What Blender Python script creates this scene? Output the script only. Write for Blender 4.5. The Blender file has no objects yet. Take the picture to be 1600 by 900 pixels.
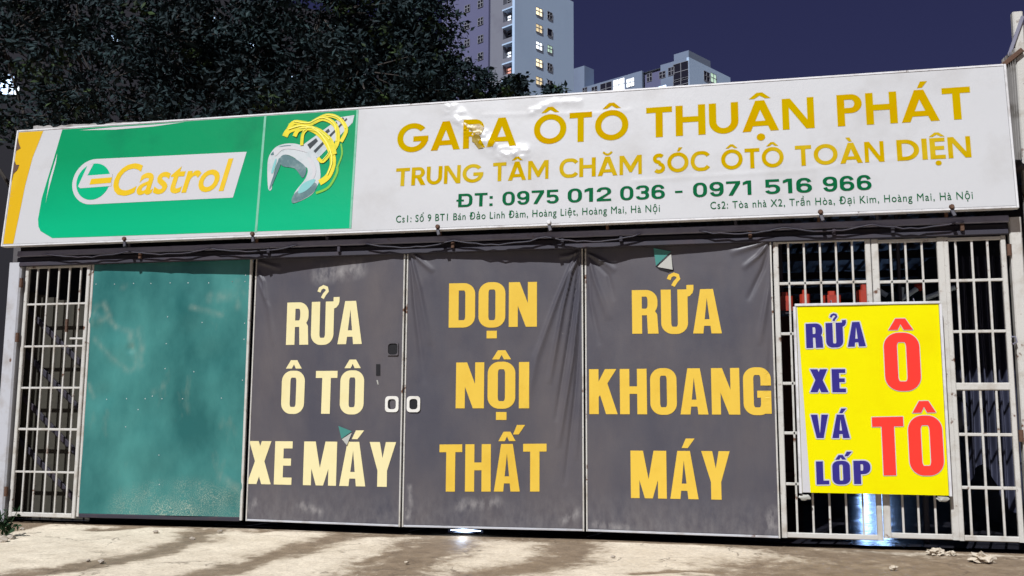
import bpy, math, random, unicodedata
from mathutils import Vector, Matrix, noise, geometry
random.seed(7)
C = bpy.context.scene.collection
scene = bpy.context.scene
R = math.radians

# ------------------------------------------------------------------ camera (surveyed from the photograph's vanishing points)
F_PX, CX, CY = 1516.0, 800.0, 450.0
AX = Vector((0.97674752, -0.02389167, -0.21305744))   # world X, Y, Z written in camera axes (right, down, forward)
AY = Vector((0.21434276, 0.13029881, 0.96802862))
AZ = Vector((0.00463332, -0.99118687, 0.13239005))
CAM_H = 1.15                                          # above the foot of the gate


def ray(px, py):
    r = Vector(((px - CX) / F_PX, (py - CY) / F_PX, 1.0))
    return Vector((AX.dot(r), AY.dot(r), AZ.dot(r)))


_d = ray(913, 832)
CAM = Vector((0.0, -CAM_H * _d.y / -_d.z, CAM_H))
cam_d = bpy.data.cameras.new('camera'); cam = bpy.data.objects.new('camera', cam_d); C.objects.link(cam)
cam_d.sensor_width = 36; cam_d.lens = F_PX / 1600 * 36; cam_d.clip_end = 3000; cam_d.clip_start = 0.05
right = Vector((AX.x, AY.x, AZ.x)); down = Vector((AX.y, AY.y, AZ.y)); fwd = Vector((AX.z, AY.z, AZ.z))
m3 = Matrix((right, -down, -fwd)).transposed()
cam.matrix_world = Matrix.Translation(CAM) @ m3.to_4x4()
scene.camera = cam

# ------------------------------------------------------------------ sky, light, exposure
SUN_EL, SUN_AZ = 47.0, 15.0
w = bpy.data.worlds.new('World'); scene.world = w; w.use_nodes = True
nt = w.node_tree; nt.nodes.clear()
sky = nt.nodes.new('ShaderNodeTexSky'); sky.sky_type = 'NISHITA'; sky.sun_disc = False
sky.sun_elevation = R(SUN_EL); sky.sun_rotation = R(180 + SUN_AZ)
tint = nt.nodes.new('ShaderNodeMix'); tint.data_type = 'RGBA'; tint.blend_type = 'MULTIPLY'; tint.inputs[0].default_value = 1
tint.inputs[7].default_value = (0.82, 0.64, 1.05, 1)
bg = nt.nodes.new('ShaderNodeBackground'); bg.inputs[1].default_value = 0.006
glow = nt.nodes.new('ShaderNodeBackground'); glow.inputs[0].default_value = (0.006, 0.006, 0.021, 1); glow.inputs[1].default_value = 1
add = nt.nodes.new('ShaderNodeAddShader'); wo = nt.nodes.new('ShaderNodeOutputWorld')
nt.links.new(sky.outputs[0], tint.inputs[6]); nt.links.new(tint.outputs[2], bg.inputs[0])
nt.links.new(bg.outputs[0], add.inputs[0]); nt.links.new(glow.outputs[0], add.inputs[1]); nt.links.new(add.outputs[0], wo.inputs[0])
sl = bpy.data.lights.new('sun', 'SUN'); so = bpy.data.objects.new('sun', sl); C.objects.link(so)
sl.energy = 3.3; sl.angle = R(0.7); sl.color = (0.98, 0.985, 1.0)
so.rotation_euler = (R(90 - SUN_EL), 0, R(-SUN_AZ)); so.location = (0, -12, 10)
vs = scene.view_settings
vs.view_transform = 'Standard'; vs.look = 'None'; vs.gamma = 1; vs.use_curve_mapping = False; vs.exposure = 0.80
scene.cycles.use_denoising = True


# ------------------------------------------------------------------ helpers
def lin(r, g, b):
    f = lambda c: (c / 255 / 12.92) if c / 255 <= 0.04045 else ((c / 255 + 0.055) / 1.055) ** 2.4
    return (f(r), f(g), f(b))


def new_mat(name):
    m = bpy.data.materials.new(name); m.use_nodes = True
    return m, m.node_tree, m.node_tree.nodes['Principled BSDF']


def N(t, typ, **kw):
    n = t.nodes.new(typ)
    for k, v in kw.items():
        setattr(n, k, v)
    return n


def noise_fac(t, pos, scale, lo, hi, detail=6, rough=0.6, stretch=None):
    if stretch:
        mp = N(t, 'ShaderNodeMapping'); mp.inputs['Scale'].default_value = stretch
        t.links.new(pos, mp.inputs[0]); pos = mp.outputs[0]
    n = N(t, 'ShaderNodeTexNoise'); n.inputs['Scale'].default_value = scale
    n.inputs['Detail'].default_value = detail; n.inputs['Roughness'].default_value = rough
    t.links.new(pos, n.inputs['Vector'])
    mr = N(t, 'ShaderNodeMapRange'); mr.inputs[1].default_value = lo; mr.inputs[2].default_value = hi
    t.links.new(n.outputs[0], mr.inputs[0])
    return mr.outputs[0], n.outputs[0]


def mixc(t, fac, a, b):
    m = N(t, 'ShaderNodeMix', data_type='RGBA')
    for s, v in ((0, fac), (6, a), (7, b)):
        if isinstance(v, (float, int)):
            m.inputs[s].default_value = v
        elif isinstance(v, tuple):
            m.inputs[s].default_value = v + (1,) if len(v) == 3 else v
        else:
            t.links.new(v, m.inputs[s])
    return m.outputs[2]


def mat(name, col, rough=0.5, metal=0.0, spec=0.5, dirt=None, dirt_amt=0.0, dscale=3.0, dlo=0.5, dhi=0.75,
        bump=0.0, bscale=40.0, stretch=None, spots=None, sscale=25, slo=0.66, shi=0.72, rvar=0.0, bstretch=None):
    m, t, b = new_mat(name)
    g = N(t, 'ShaderNodeNewGeometry'); pos = g.outputs['Position']
    c = tuple(col)
    out = None
    if dirt:
        fac, _ = noise_fac(t, pos, dscale, dlo, dhi, stretch=stretch)
        mul = N(t, 'ShaderNodeMath', operation='MULTIPLY'); mul.inputs[1].default_value = dirt_amt
        t.links.new(fac, mul.inputs[0])
        out = mixc(t, mul.outputs[0], c, dirt)
    if spots:
        fac2, _ = noise_fac(t, pos, sscale, slo, shi, detail=4)
        out = mixc(t, fac2, out if out else c, spots)
    if out:
        t.links.new(out, b.inputs['Base Color'])
    else:
        b.inputs['Base Color'].default_value = c + (1,)
    b.inputs['Roughness'].default_value = rough
    if rvar:
        f3, _ = noise_fac(t, pos, dscale * 2.3, 0.3, 0.7)
        ma = N(t, 'ShaderNodeMath', operation='MULTIPLY_ADD'); ma.inputs[1].default_value = rvar; ma.inputs[2].default_value = rough
        t.links.new(f3, ma.inputs[0]); t.links.new(ma.outputs[0], b.inputs['Roughness'])
    b.inputs['Metallic'].default_value = metal
    b.inputs['Specular IOR Level'].default_value = spec
    if bump:
        _, raw = noise_fac(t, pos, bscale, 0, 1, detail=5, stretch=bstretch)
        bp = N(t, 'ShaderNodeBump'); bp.inputs['Strength'].default_value = bump; bp.inputs['Distance'].default_value = 0.02
        t.links.new(raw, bp.inputs['Height']); t.links.new(bp.outputs[0], b.inputs['Normal'])
    return m


def emit_mat(name, col, strength):
    m, t, b = new_mat(name)
    b.inputs['Base Color'].default_value = (0.3, 0.3, 0.3, 1)
    b.inputs['Emission Color'].default_value = tuple(col) + (1,); b.inputs['Emission Strength'].default_value = strength
    return m


class MB:
    def __init__(s):
        s.v = []; s.f = []

    def add(s, vs, fs):
        o = len(s.v); s.v += [Vector(p) for p in vs]; s.f += [tuple(i + o for i in f) for f in fs]

    def box(s, lo, hi):
        x0, y0, z0 = lo; x1, y1, z1 = hi
        s.add([(x0, y0, z0), (x1, y0, z0), (x1, y1, z0), (x0, y1, z0), (x0, y0, z1), (x1, y0, z1), (x1, y1, z1), (x0, y1, z1)],
              [(3, 2, 1, 0), (4, 5, 6, 7), (0, 1, 5, 4), (1, 2, 6, 5), (2, 3, 7, 6), (3, 0, 4, 7)])

    def beam(s, p0, p1, a, b, up=(0, -1, 0), bev=0.15):
        """bar from p0 to p1, cross-section a (sideways) by b (along up), chamfered"""
        p0 = Vector(p0); p1 = Vector(p1); d = (p1 - p0).normalized(); up = Vector(up)
        sd = d.cross(up).normalized(); up = sd.cross(d).normalized()
        c = min(a, b) * bev
        ring = [(-a / 2 + c, -b / 2), (a / 2 - c, -b / 2), (a / 2, -b / 2 + c), (a / 2, b / 2 - c),
                (a / 2 - c, b / 2), (-a / 2 + c, b / 2), (-a / 2, b / 2 - c), (-a / 2, -b / 2 + c)]
        vs = [p + sd * x + up * y for p in (p0, p1) for x, y in ring]
        n = len(ring)
        s.add(vs, [(i, (i + 1) % n, n + (i + 1) % n, n + i) for i in range(n)] + [tuple(range(n))[::-1], tuple(range(n, 2 * n))])

    def tube(s, pts, radii, n=8):
        pts = [Vector(p) for p in pts]
        if not isinstance(radii, (list, tuple)):
            radii = [radii] * len(pts)
        vs = []; prev = None
        for i, p in enumerate(pts):
            d = (pts[min(i + 1, len(pts) - 1)] - pts[max(i - 1, 0)]).normalized()
            if prev is None:
                prev = d.orthogonal().normalized()
            a = (prev - d * prev.dot(d)).normalized(); prev = a; b = d.cross(a)
            vs += [p + (a * math.cos(2 * math.pi * k / n) + b * math.sin(2 * math.pi * k / n)) * radii[i] for k in range(n)]
        fs = []
        for i in range(len(pts) - 1):
            for k in range(n):
                fs.append((i * n + k, i * n + (k + 1) % n, (i + 1) * n + (k + 1) % n, (i + 1) * n + k))
        fs += [tuple(range(n))[::-1], tuple(range((len(pts) - 1) * n, len(pts) * n))]
        s.add(vs, fs)

    def blob(s, c, r, seed=0, amp=0.35, fq=1.6, sub=2):
        import bmesh
        bm = bmesh.new(); bmesh.ops.create_icosphere(bm, subdivisions=sub, radius=1)
        c = Vector(c); r = Vector(r)
        vs = []
        for v in bm.verts:
            k = 1 + amp * noise.noise(v.co * fq + Vector((seed * 7.3, 0, 0)))
            vs.append(c + Vector((v.co.x * r.x, v.co.y * r.y, v.co.z * r.z)) * k)
        s.add(vs, [tuple(v.index for v in f.verts) for f in bm.faces]); bm.free()


def rootloc(o):
    p = Vector((0, 0, 0))
    while o:
        p += o.location; o = o.parent
    return p


def link(name, mb, m, parent=None, smooth=False, base=None):
    off = rootloc(parent) if parent else (Vector(base) if base is not None else Vector((0, 0, 0)))
    if parent is None and base is None and mb.v:
        xs = [p.x for p in mb.v]; ys = [p.y for p in mb.v]; zs = [p.z for p in mb.v]
        off = Vector(((min(xs) + max(xs)) / 2, (min(ys) + max(ys)) / 2, min(zs)))
    me = bpy.data.meshes.new(name)
    me.from_pydata([tuple(p - off) for p in mb.v], [], mb.f)
    me.materials.append(m)
    if smooth:
        me.polygons.foreach_set('use_smooth', [True] * len(me.polygons))
    o = bpy.data.objects.new(name, me); C.objects.link(o)
    if parent:
        o.parent = parent
    else:
        o.location = off
    return o


def tag(o, label, cat, group=None):
    o['label'] = label; o['category'] = cat
    if group:
        o['group'] = group
    return o


def thing(name, loc, label, cat, group=None):
    o = bpy.data.objects.new(name, None); C.objects.link(o); o.location = loc; o.empty_display_size = 0.2
    return tag(o, label, cat, group)


class Plane:
    """a flat face of the place: origin o, in-plane axes u and v, outward normal n"""
    def __init__(s, o, u, v):
        s.o = Vector(o); s.u = Vector(u).normalized(); v = Vector(v); s.v = (v - s.u * v.dot(s.u)).normalized()
        s.n = s.u.cross(s.v).normalized()
        if s.n.dot(CAM - s.o) < 0:
            s.n = -s.n

    def hit(s, px, py):
        d = ray(px, py); k = (s.o - CAM).dot(s.n) / d.dot(s.n)
        return CAM + d * k

    def uv(s, px, py):
        p = s.hit(px, py) - s.o
        return Vector((p.dot(s.u), p.dot(s.v)))

    def at(s, u, v, off=0.0):
        return s.o + s.u * u + s.v * v + s.n * off


def inside_faces(polys, extra=None):
    """union of (possibly overlapping) flat polygons -> verts, triangles"""
    vs = []; fs = []
    for p in polys:
        q = []
        for a in p:
            a = Vector((a[0], a[1]))
            if not q or (a - q[-1]).length > 1e-6:
                q.append(a)
        if len(q) > 2 and (q[0] - q[-1]).length < 1e-6:
            q.pop()
        if len(q) < 3:
            continue
        area = sum(q[i].x * q[(i + 1) % len(q)].y - q[(i + 1) % len(q)].x * q[i].y for i in range(len(q)))
        if abs(area) < 1e-9:
            continue
        if area < 0:
            q.reverse()
        o = len(vs); vs += q; fs.append(list(range(o, o + len(q))))
    if extra:
        vs = vs + [Vector(e) for e in extra]
    r = geometry.delaunay_2d_cdt(vs, [], fs, 0, 1e-5, True)
    return r[0], [f for f, src in zip(r[2], r[5]) if src]


def flat(plane, polys, off, disp=None, grid=0.0, thick=0.0):
    """flat shape on a plane (u,v polygons) as an MB; optional surface displacement"""
    extra = None
    if grid:
        fine = []
        for q in polys:
            r_ = []
            for i in range(len(q)):
                a, b = Vector(q[i][:2]), Vector(q[(i + 1) % len(q)][:2]); k = max(1, int((b - a).length / grid))
                r_ += [tuple(a + (b - a) * j / k) for j in range(k)]
            fine.append(r_)
        polys = fine
        us = [p[0] for q in polys for p in q]; vv = [p[1] for q in polys for p in q]
        extra = []
        a = min(us)
        while a < max(us):
            b = min(vv)
            while b < max(vv):
                extra.append((a + 1e-4 * random.random(), b)); b += grid
            a += grid
    vs, fs = inside_faces(polys, extra)
    mb = MB()
    pts = [plane.at(p[0], p[1], off + (disp(p[0], p[1]) if disp else 0)) for p in vs]
    out = []
    for f in fs:
        a, b, c = [pts[i] for i in f[:3]]
        out.append(tuple(f) if (b - a).cross(c - a).dot(plane.n) > 0 else tuple(reversed(f)))
    mb.add(pts, out)
    return mb


def poly_px(plane, pts):
    return [tuple(plane.uv(*p)) for p in pts]


# ------------------------------------------------------------------ lettering: two stroke-built alphabets
def arc_corner(cx, cy, rx, ry, a0, n):
    return [(cx + rx * math.cos(a0 + math.pi / 2 * i / n), cy + ry * math.sin(a0 + math.pi / 2 * i / n)) for i in range(n + 1)]


def ring(x0, y0, x1, y1, rx, ry, tx, ty, drop=None, cor=(1, 1, 1, 1), cuts=(), n=9):
    """rounded ring as quads; cor = right-top, left-top, left-bottom, right-bottom rounded or square"""
    def outline(x0, y0, x1, y1, rx, ry):
        pts = []
        C4 = [(x1, y1, 0), (x0, y1, 1), (x0, y0, 2), (x1, y0, 3)]
        for k, (x, y, q) in enumerate(C4):
            ax, ay = (rx, ry) if cor[k] else (0.0, 0.0)
            cx = x - ax if x == x1 else x + ax
            cy = y - ay if y == y1 else y + ay
            if q == 0:
                pts += [(x1, c) for c in sorted(cuts)]
            if q == 2:
                pts += [(x0, c) for c in sorted(cuts, reverse=True)]
            pts += arc_corner(cx, cy, ax, ay, math.pi / 2 * q, n)
        return pts
    o = outline(x0, y0, x1, y1, rx, ry)
    i = outline(x0 + tx, y0 + ty, x1 - tx, y1 - ty, max(rx - tx, 0.03), max(ry - ty, 0.03))
    out = []
    for k in range(len(o)):
        j = (k + 1) % len(o)
        q = [o[k], o[j], i[j], i[k]]
        c = (sum(p[0] for p in q) / 4, sum(p[1] for p in q) / 4)
        if drop and drop(*c):
            continue
        out.append(q)
    return out


def stroke(pts, wd):
    pts = [Vector(p) for p in pts]; L = []; Rr = []
    for i, p in enumerate(pts):
        d = (pts[min(i + 1, len(pts) - 1)] - pts[max(i - 1, 0)]).normalized()
        nn = Vector((-d.y, d.x)) * (wd / 2 if not callable(wd) else wd(i / (len(pts) - 1)) / 2)
        L.append(p + nn); Rr.append(p - nn)
    return [[tuple(L[i]), tuple(L[i + 1]), tuple(Rr[i + 1]), tuple(Rr[i])] for i in range(len(pts) - 1)]


def rect(x0, y0, x1, y1):
    return [(x0, y0), (x1, y0), (x1, y1), (x0, y1)]


COND = dict(s=.215, b=.165, r=.25, gap=.075, space=.20, round=False,
            W=dict(A=.60, R=.555, U=.57, O=.58, T=.54, X=.58, E=.43, M=.78, Y=.60, D=.575, N=.60, I=.215, H=.60, K=.62, G=.58, V=.60, P=.55, L=.42))
GEO = dict(s=.205, b=.185, r=.5, gap=.10, space=.33, round=True,
           W=dict(A=1.0, R=.70, U=.82, O=1.08, T=.74, X=.8, E=.58, M=1.12, Y=.8, D=.86, N=.86, I=.205, H=.84, K=.8, G=1.08, V=.9, P=.68, L=.5, C=.92, S=.64))


EXT = dict(s=.20, b=.165, r=.36, gap=.13, space=.42, round=False, W=dict(D=.86, T=.78))


def digit(ch):
    s, b, w = .20, .16, .74
    if ch == '0': return ring(0, -.01, w, 1.01, .33, .40, s, b), w
    if ch == '1': return [rect(.24, 0, .44, 1), [(0, .70), (.24, .80), (.24, 1), (.20, 1), (0, .88)]], .5
    if ch == '7': return [rect(0, 1 - b, w, 1), [(.12, 0), (.34, 0), (w, 1 - b), (w - .24, 1 - b)]], w
    if ch == '-': return [rect(.12, .36, .60, .50)], w
    if ch == ':': return [rect(0, 0, .19, .18), rect(0, .55, .19, .73)], .24
    if ch == '2': return ring(0, .38, w, 1.01, .33, .30, s, b, cuts=(.70,), drop=lambda x, y: y < .56 and x < w * .86 or (x < w * .4 and y < .70)) + [rect(0, 0, w, b), [(0, b), (.27, b), (w - .02, .56), (w - .16, .62), (w * .6, .50)]], w
    if ch == '3': return ring(0, .44, w, 1.01, .30, .28, s, b, drop=lambda x, y: x < w * .5 and y < .78) + ring(0, -.01, w, .58, .30, .28, s, b, drop=lambda x, y: x < w * .5 and y > .24), w
    if ch == '5': return [rect(.04, 1 - b, w - .04, 1), rect(.04, .46, .04 + s * .9, 1 - b)] + ring(0, -.01, w, .64, .32, .32, s, b, drop=lambda x, y: x < w * .22 and y > .24), w
    f = ring(0, -.01, w, .63, .33, .31, s, b) + ring(0, -.01, w, 1.01, .33, .40, s, b, cuts=(.5,), drop=lambda x, y: x > w * .5 and y < .74)
    if ch == '9': f = [[(w - x, 1 - y) for x, y in q] for q in f]
    return f, w


def glyph(ch, F):
    if ch in '0123456789:-':
        return digit(ch)
    if ch == '\u0110':
        f, w = glyph('D', F); return f + [rect(-.12, .44, F['s'] + .14, .56)], w
    dec = unicodedata.normalize('NFD', ch); b = dec[0]; marks = dec[1:]
    s, t, w, rd = F['s'], F['b'], F['W'][b], F['round']
    r = w / 2 if rd else F['r']; ry = .5 if rd else F['r']
    f = []
    if b == 'I': f = [rect(0, 0, s, 1)]
    elif b == 'L': f = [rect(0, 0, s, 1), rect(s, 0, w, t)]
    elif b == 'T': f = [rect(w / 2 - s / 2, 0, w / 2 + s / 2, 1 - t), rect(0, 1 - t, w, 1)]
    elif b == 'H': f = [rect(0, 0, s, 1), rect(w - s, 0, w, 1), rect(s, .5 - t / 2 + .03, w - s, .5 + t / 2 + .03)]
    elif b == 'E': f = [rect(0, 0, s, 1), rect(s, 0, w, t), rect(s, 1 - t, w, 1), rect(s, .5 - t / 2 + .02, w * .94, .5 + t / 2 + .02)]
    elif b == 'N':
        k = s * .95
        f = [rect(0, 0, s * .9, 1), rect(w - s * .9, 0, w, 1), [(0, 1), (k + .03, 1), (w, 0), (w - k - .03, 0)]]
    elif b == 'M':
        q = .085 if not rd else .10
        f = [rect(0, 0, s * .88, 1), rect(w - s * .88, 0, w, 1),
             [(0, 1), (s + .06, 1), (w / 2, .40 if not rd else .42), (w / 2, 0), (w / 2 - q, 0)],
             [(w, 1), (w - s - .06, 1), (w / 2, .40 if not rd else .42), (w / 2, 0), (w / 2 + q, 0)]]
        if rd:
            f[2] = [(0, 1), (s + .02, 1), (w / 2, .45), (w / 2, .12), (w / 2 - .06, .12)]
            f[3] = [(w, 1), (w - s - .02, 1), (w / 2, .45), (w / 2, .12), (w / 2 + .06, .12)]
    elif b in 'AV':
        ap = .27 if not rd else .25; l = s * 1.0 if not rd else s * 1.12; yk = .80 if not rd else .70
        f = [[(0, 0), (l, 0), (w / 2, yk), (w / 2, 1), (w / 2 - ap / 2, 1)], [(w, 0), (w - l, 0), (w / 2, yk), (w / 2, 1), (w / 2 + ap / 2, 1)]]
        if b == 'A':
            f.append([(l * .6, .17), (w - l * .6, .17), (w - l * .95, .17 + t * .9), (l * .95, .17 + t * .9)])
        else:
            f = [[(x, 1 - y) for x, y in q] for q in f]
    elif b == 'X':
        l = min(s * 1.12, w * .40)
        f = [[(0, 0), (l, 0), (w - .02, 1), (w - l - .02, 1)], [(w, 0), (w - l, 0), (.02, 1), (l + .02, 1)]]
    elif b == 'Y':
        l = s * 1.08
        f = [[(0, 1), (l, 1), (w / 2, .64), (w / 2, .36), (w / 2 - s / 2, .36)], [(w, 1), (w - l, 1), (w / 2, .64), (w / 2, .36), (w / 2 + s / 2, .36)],
             rect(w / 2 - s / 2, 0, w / 2 + s / 2, .45)]
    elif b == 'K':
        f = [rect(0, 0, s, 1), [(s * .9, .34), (s * .9, .68), (w - s * 1.2, 1), (w, 1)], [(s * .95, .56), (s * 1.9, .70), (w + .02, 0), (w - s * 1.12, 0)]]
    elif b == 'O': f = ring(0, -.01, w, 1.01, r, ry, s, t)
    elif b == 'D': f = ring(0, 0, w, 1, r if not rd else w * .62, ry, s, t, cor=(1, 0, 0, 1))
    elif b == 'U':
        f = ring(0, -.01, w, 2, w / 2 if rd else r, w / 2 if rd else ry, s, t, drop=lambda x, y: y > 1, cuts=(1.0,))
    elif b in 'CG':
        if rd:
            lim = .62 if b == 'C' else .80
            f = ring(0, -.01, w if b == 'G' else w * 1.16, 1.01, w / 2, .5, s, t, n=14,
                     drop=lambda x, y: (x > w * lim * 1.12 and abs(y - .5) < .26) if b == 'C' else (x > w * .70 and .38 < y < .76))
            if b == 'G':
                f += [rect(w * .52, .36, w, .36 + t)]
        else:
            f = ring(0, -.01, w, 1.01, r, ry, s, t, cuts=(.40, .62), drop=lambda x, y: x > w * .55 and .40 < y < .62)
            if b == 'G':
                f += [rect(w * .5, .36, w, .36 + t * .9), rect(w - s * .8, 0.02, w, .4)]
    elif b in 'RP':
        ym = .42 if not rd else .40; rr = (1 - ym) / 2
        f = [rect(0, 0, s, 1)] + ring(0, ym, w, 1, min(rr, .25) if not rd else rr, min(rr, .25) if not rd else rr, s, t * .92, cor=(1, 0, 0, 1))
        if b == 'R':
            if rd: f.append([(w * .36, ym + .06), (w * .36 + s * 1.2, ym + .1), (w + .06, 0), (w + .06 - s * 1.25, 0)])
            else: f.append([(w - s, 0), (w + .015, 0), (w - .01, ym + .02), (w - .06, ym + .1), (w - s - .02, ym + .1)])
    elif b == 'S':
        pts = []
        for i in range(15):
            a = R(35 + i * 235 / 14); pts.append((w * .5 + (w / 2 - s / 2) * math.cos(a), .735 + (.265 - t / 2) * math.sin(a)))
        for i in range(1, 15):
            a = R(90 - i * 235 / 14); pts.append((w * .5 + (w / 2 - s / 2) * math.cos(a), .265 + (.265 - t / 2 + .02) * math.sin(a)))
        f = stroke(pts, s * .95)
    cx = w / 2; top = 1.06
    for mk in marks:
        if mk == '\u0302':
            hw = .20 if not rd else .30; hh = .17
            f += [[(cx - hw, top), (cx - hw + .15, top), (cx, top + .10), (cx, top + hh + .03), (cx - .08, top + hh + .03)],
                  [(cx + hw, top), (cx + hw - .15, top), (cx, top + .10), (cx, top + hh + .03), (cx + .08, top + hh + .03)]]
            top += .2
        elif mk == '\u0301':
            x = cx + (.20 if '\u0302' in marks else .02); y = top - (.06 if '\u0302' in marks else 0)
            f.append([(x - .06, y), (x + .07, y), (x + .22, y + .20), (x + .03, y + .20)])
        elif mk == '\u0300':
            f.append([(cx + .06, top), (cx - .07, top), (cx - .22, top + .20), (cx - .03, top + .20)])
        elif mk == '\u0309':
            f += stroke([(cx - .11, top + .17), (cx - .08, top + .25), (cx, top + .29), (cx + .08, top + .26), (cx + .10, top + .19), (cx + .03, top + .11), (cx - .02, top + .02)], .085)
        elif mk == '\u0306':
            f += stroke([(cx - .22 + .44 * i / 8, top + .05 + .14 * (2 * i / 8 - 1) ** 2) for i in range(9)], .11)
        elif mk == '\u0323':
            if rd: f.append([(cx + .12 * math.cos(a * math.pi / 6), -.19 + .12 * math.sin(a * math.pi / 6)) for a in range(12)])
            else: f.append(rect(cx - .11, -.25, cx + .11, -.08))
        elif mk == '\u031b':
            f += [[(w - .05, 1), (w - .05, .82), (w + .05, .85), (w + .11, .92), (w + .13, 1.0), (w + .13, 1.10), (w - .02, 1.10), (w - .02, 1.0)]]
    return f, w


def set_line(plane, text, F, bl, br, tp, sx_mul=1.0):
    """polygons (plane u,v) for a line of text whose baseline runs from bl to br and whose capitals reach tp"""
    u0 = plane.uv(*bl); u1 = plane.uv(*br); h = plane.uv(*tp).y - u0.y
    gl = []; x = 0
    for ch in unicodedata.normalize('NFC', text):
        if ch == ' ':
            x += F['space']; continue
        f, wd = glyph(ch, F); gl.append((x, f)); x += wd + F['gap']
        if '\u031b' in unicodedata.normalize('NFD', ch):
            x += .03
    x -= F['gap']; sc = (u1.x - u0.x) / x
    sl_ = (u1.y - u0.y) / (u1.x - u0.x)
    res = []
    for x0, f in gl:
        res.append([[(u0.x + (x0 + p[0]) * sc, u0.y + p[1] * h + sl_ * (x0 + p[0]) * sc) for p in q] for q in f])
    return res


def letters(plane, text, F, bl, br, tp, off, m, name, parent, disp=None, grid=0.0, halo=None):
    L = set_line(plane, text, F, bl, br, tp)
    mb = MB()
    for polys in L:
        g = flat(plane, polys, off, disp, grid); mb.add(g.v, g.f)
    o = link(name, mb, m, parent)
    if halo:
        mh = MB(); e = halo[0]
        for polys in L:
            big = []
            for k in range(8):
                dx, dy = e * math.cos(k * math.pi / 4), e * math.sin(k * math.pi / 4)
                big += [[(p[0] + dx, p[1] + dy) for p in q] for q in polys]
            g = flat(plane, big, off - 0.0015, disp); mh.add(g.v, g.f)
        link(name + '_edge', mh, halo[1], parent)
    return o


def typed(plane, text, bl, br, tp, off, m, name, parent, bold=0.0, shear=0.0, space=1.0, disp=None):
    def raw(s):
        c = bpy.data.curves.new('tmp', 'FONT'); c.body = s; c.offset = bold; c.shear = shear; c.space_character = space
        c.resolution_u = 4
        o = bpy.data.objects.new('tmp', c); C.objects.link(o); bpy.context.view_layer.update()
        me = o.to_mesh(); vs = [v.co.copy() for v in me.vertices]; fs = [tuple(p.vertices) for p in me.polygons]
        o.to_mesh_clear(); bpy.data.objects.remove(o); bpy.data.curves.remove(c)
        return vs, fs
    hv, _ = raw('H'); cap = max(v.y for v in hv)
    vs, fs = raw(text)
    u0 = plane.uv(*bl); u1 = plane.uv(*br); h = plane.uv(*tp).y - u0.y
    x0 = min(v.x for v in vs); x1 = max(v.x for v in vs); sx = (u1.x - u0.x) / (x1 - x0); sl_ = (u1.y - u0.y) / (u1.x - u0.x)
    mb = MB()
    P = []
    for v in vs:
        u = u0.x + (v.x - x0) * sx; q = u0.y + v.y / cap * h + sl_ * (u - u0.x)
        P.append(plane.at(u, q, off + (disp(u, q) if disp else 0)))
    out = []
    for f in fs:
        a, b, c = P[f[0]], P[f[1]], P[f[2]]
        out.append(f if (b - a).cross(c - a).dot(plane.n) > 0 else tuple(reversed(f)))
    iv = sorted((min(vs[i].x for i in f), max(vs[i].x for i in f), k) for k, f in enumerate(fs))
    groups = [[iv[0][2]]]; hi = iv[0][1]
    for a, b, k in iv[1:]:
        if a - hi > .17: groups.append([])
        groups[-1].append(k); hi = max(hi, b)
    for gr_ in groups:
        idx = sorted({i for k in gr_ for i in out[k]}); mp_ = {i: n for n, i in enumerate(idx)}
        mb = MB(); mb.add([P[i] for i in idx], [tuple(mp_[i] for i in out[k]) for k in gr_]); o = link(name, mb, m, parent)
    return o


# ------------------------------------------------------------------ materials
M = {}
RUST = (0.10, 0.042, 0.02)
M['white_steel'] = mat('white_painted_steel', (.46, .45, .42), .5, dirt=(.27, .23, .18), dirt_amt=.8, dscale=6, spots=RUST, sscale=9, slo=.625, shi=.70, bump=.15, bscale=60)
M['post'] = mat('weathered_post_paint', (.40, .41, .44), .6, dirt=(.25, .22, .19), dirt_amt=.7, dscale=5, spots=RUST, sscale=7, slo=.67, shi=.72)
M['rust'] = mat('rusty_steel', (.085, .04, .022), .8, dirt=(.05, .03, .02), dirt_amt=.9, bump=.4, bscale=50)
M['grey_steel'] = mat('grey_steel', (.17, .17, .225), .55, dirt=(.09, .08, .11), dirt_amt=.8, dscale=3, spots=RUST, sscale=5, slo=.68, shi=.75)
M['dark_steel'] = mat('dark_steel', (.020, .018, .030), .6, dirt=(.045, .024, .03), dirt_amt=.6, dscale=4)
M['alu'] = mat('aluminium_trim', (.55, .55, .56), .45, dirt=(.25, .22, .2), dirt_amt=.7, dscale=5, spots=(.1, .07, .05), sscale=9, slo=.68, shi=.74)
M['vinyl_white'] = mat('white_vinyl', (.46, .465, .475), .3, spec=.42, dirt=(.36, .35, .34), dirt_amt=.6, dscale=1.6, spots=(.24, .2, .15), sscale=14, slo=.76, shi=.8, bump=.12, bscale=5)
M['vinyl_green'] = mat('green_vinyl', lin(0, 130, 82), .33, spec=.2, dirt=lin(0, 108, 72), dirt_amt=.8, dscale=1.4, spots=lin(70, 160, 125), sscale=14, slo=.74, shi=.78, bump=.12, bscale=5)
M['vinyl_yellow'] = mat('yellow_vinyl', lin(195, 156, 12), .38, spec=.3, dirt=lin(200, 170, 40), dirt_amt=.7, dscale=2, bump=.1, bscale=5)
M['letter_gold'] = mat('gold_lettering', lin(172, 144, 0), .6, spec=0, dirt=lin(176, 128, 0), dirt_amt=.8, dscale=2.2, dlo=.45, dhi=.7)
M['letter_faded'] = mat('faded_gold_lettering', lin(172, 141, 0), .6, spec=0, dirt=lin(182, 160, 40), dirt_amt=.8, dscale=2.6, dlo=.45, dhi=.7)
M['letter_green'] = mat('green_lettering', lin(0, 84, 48), .5, spec=.04)
M['logo_yellow'] = mat('logo_yellow', lin(202, 168, 16), .4, spec=.25, dirt=lin(215, 180, 70), dirt_amt=.5, dscale=4)
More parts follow.
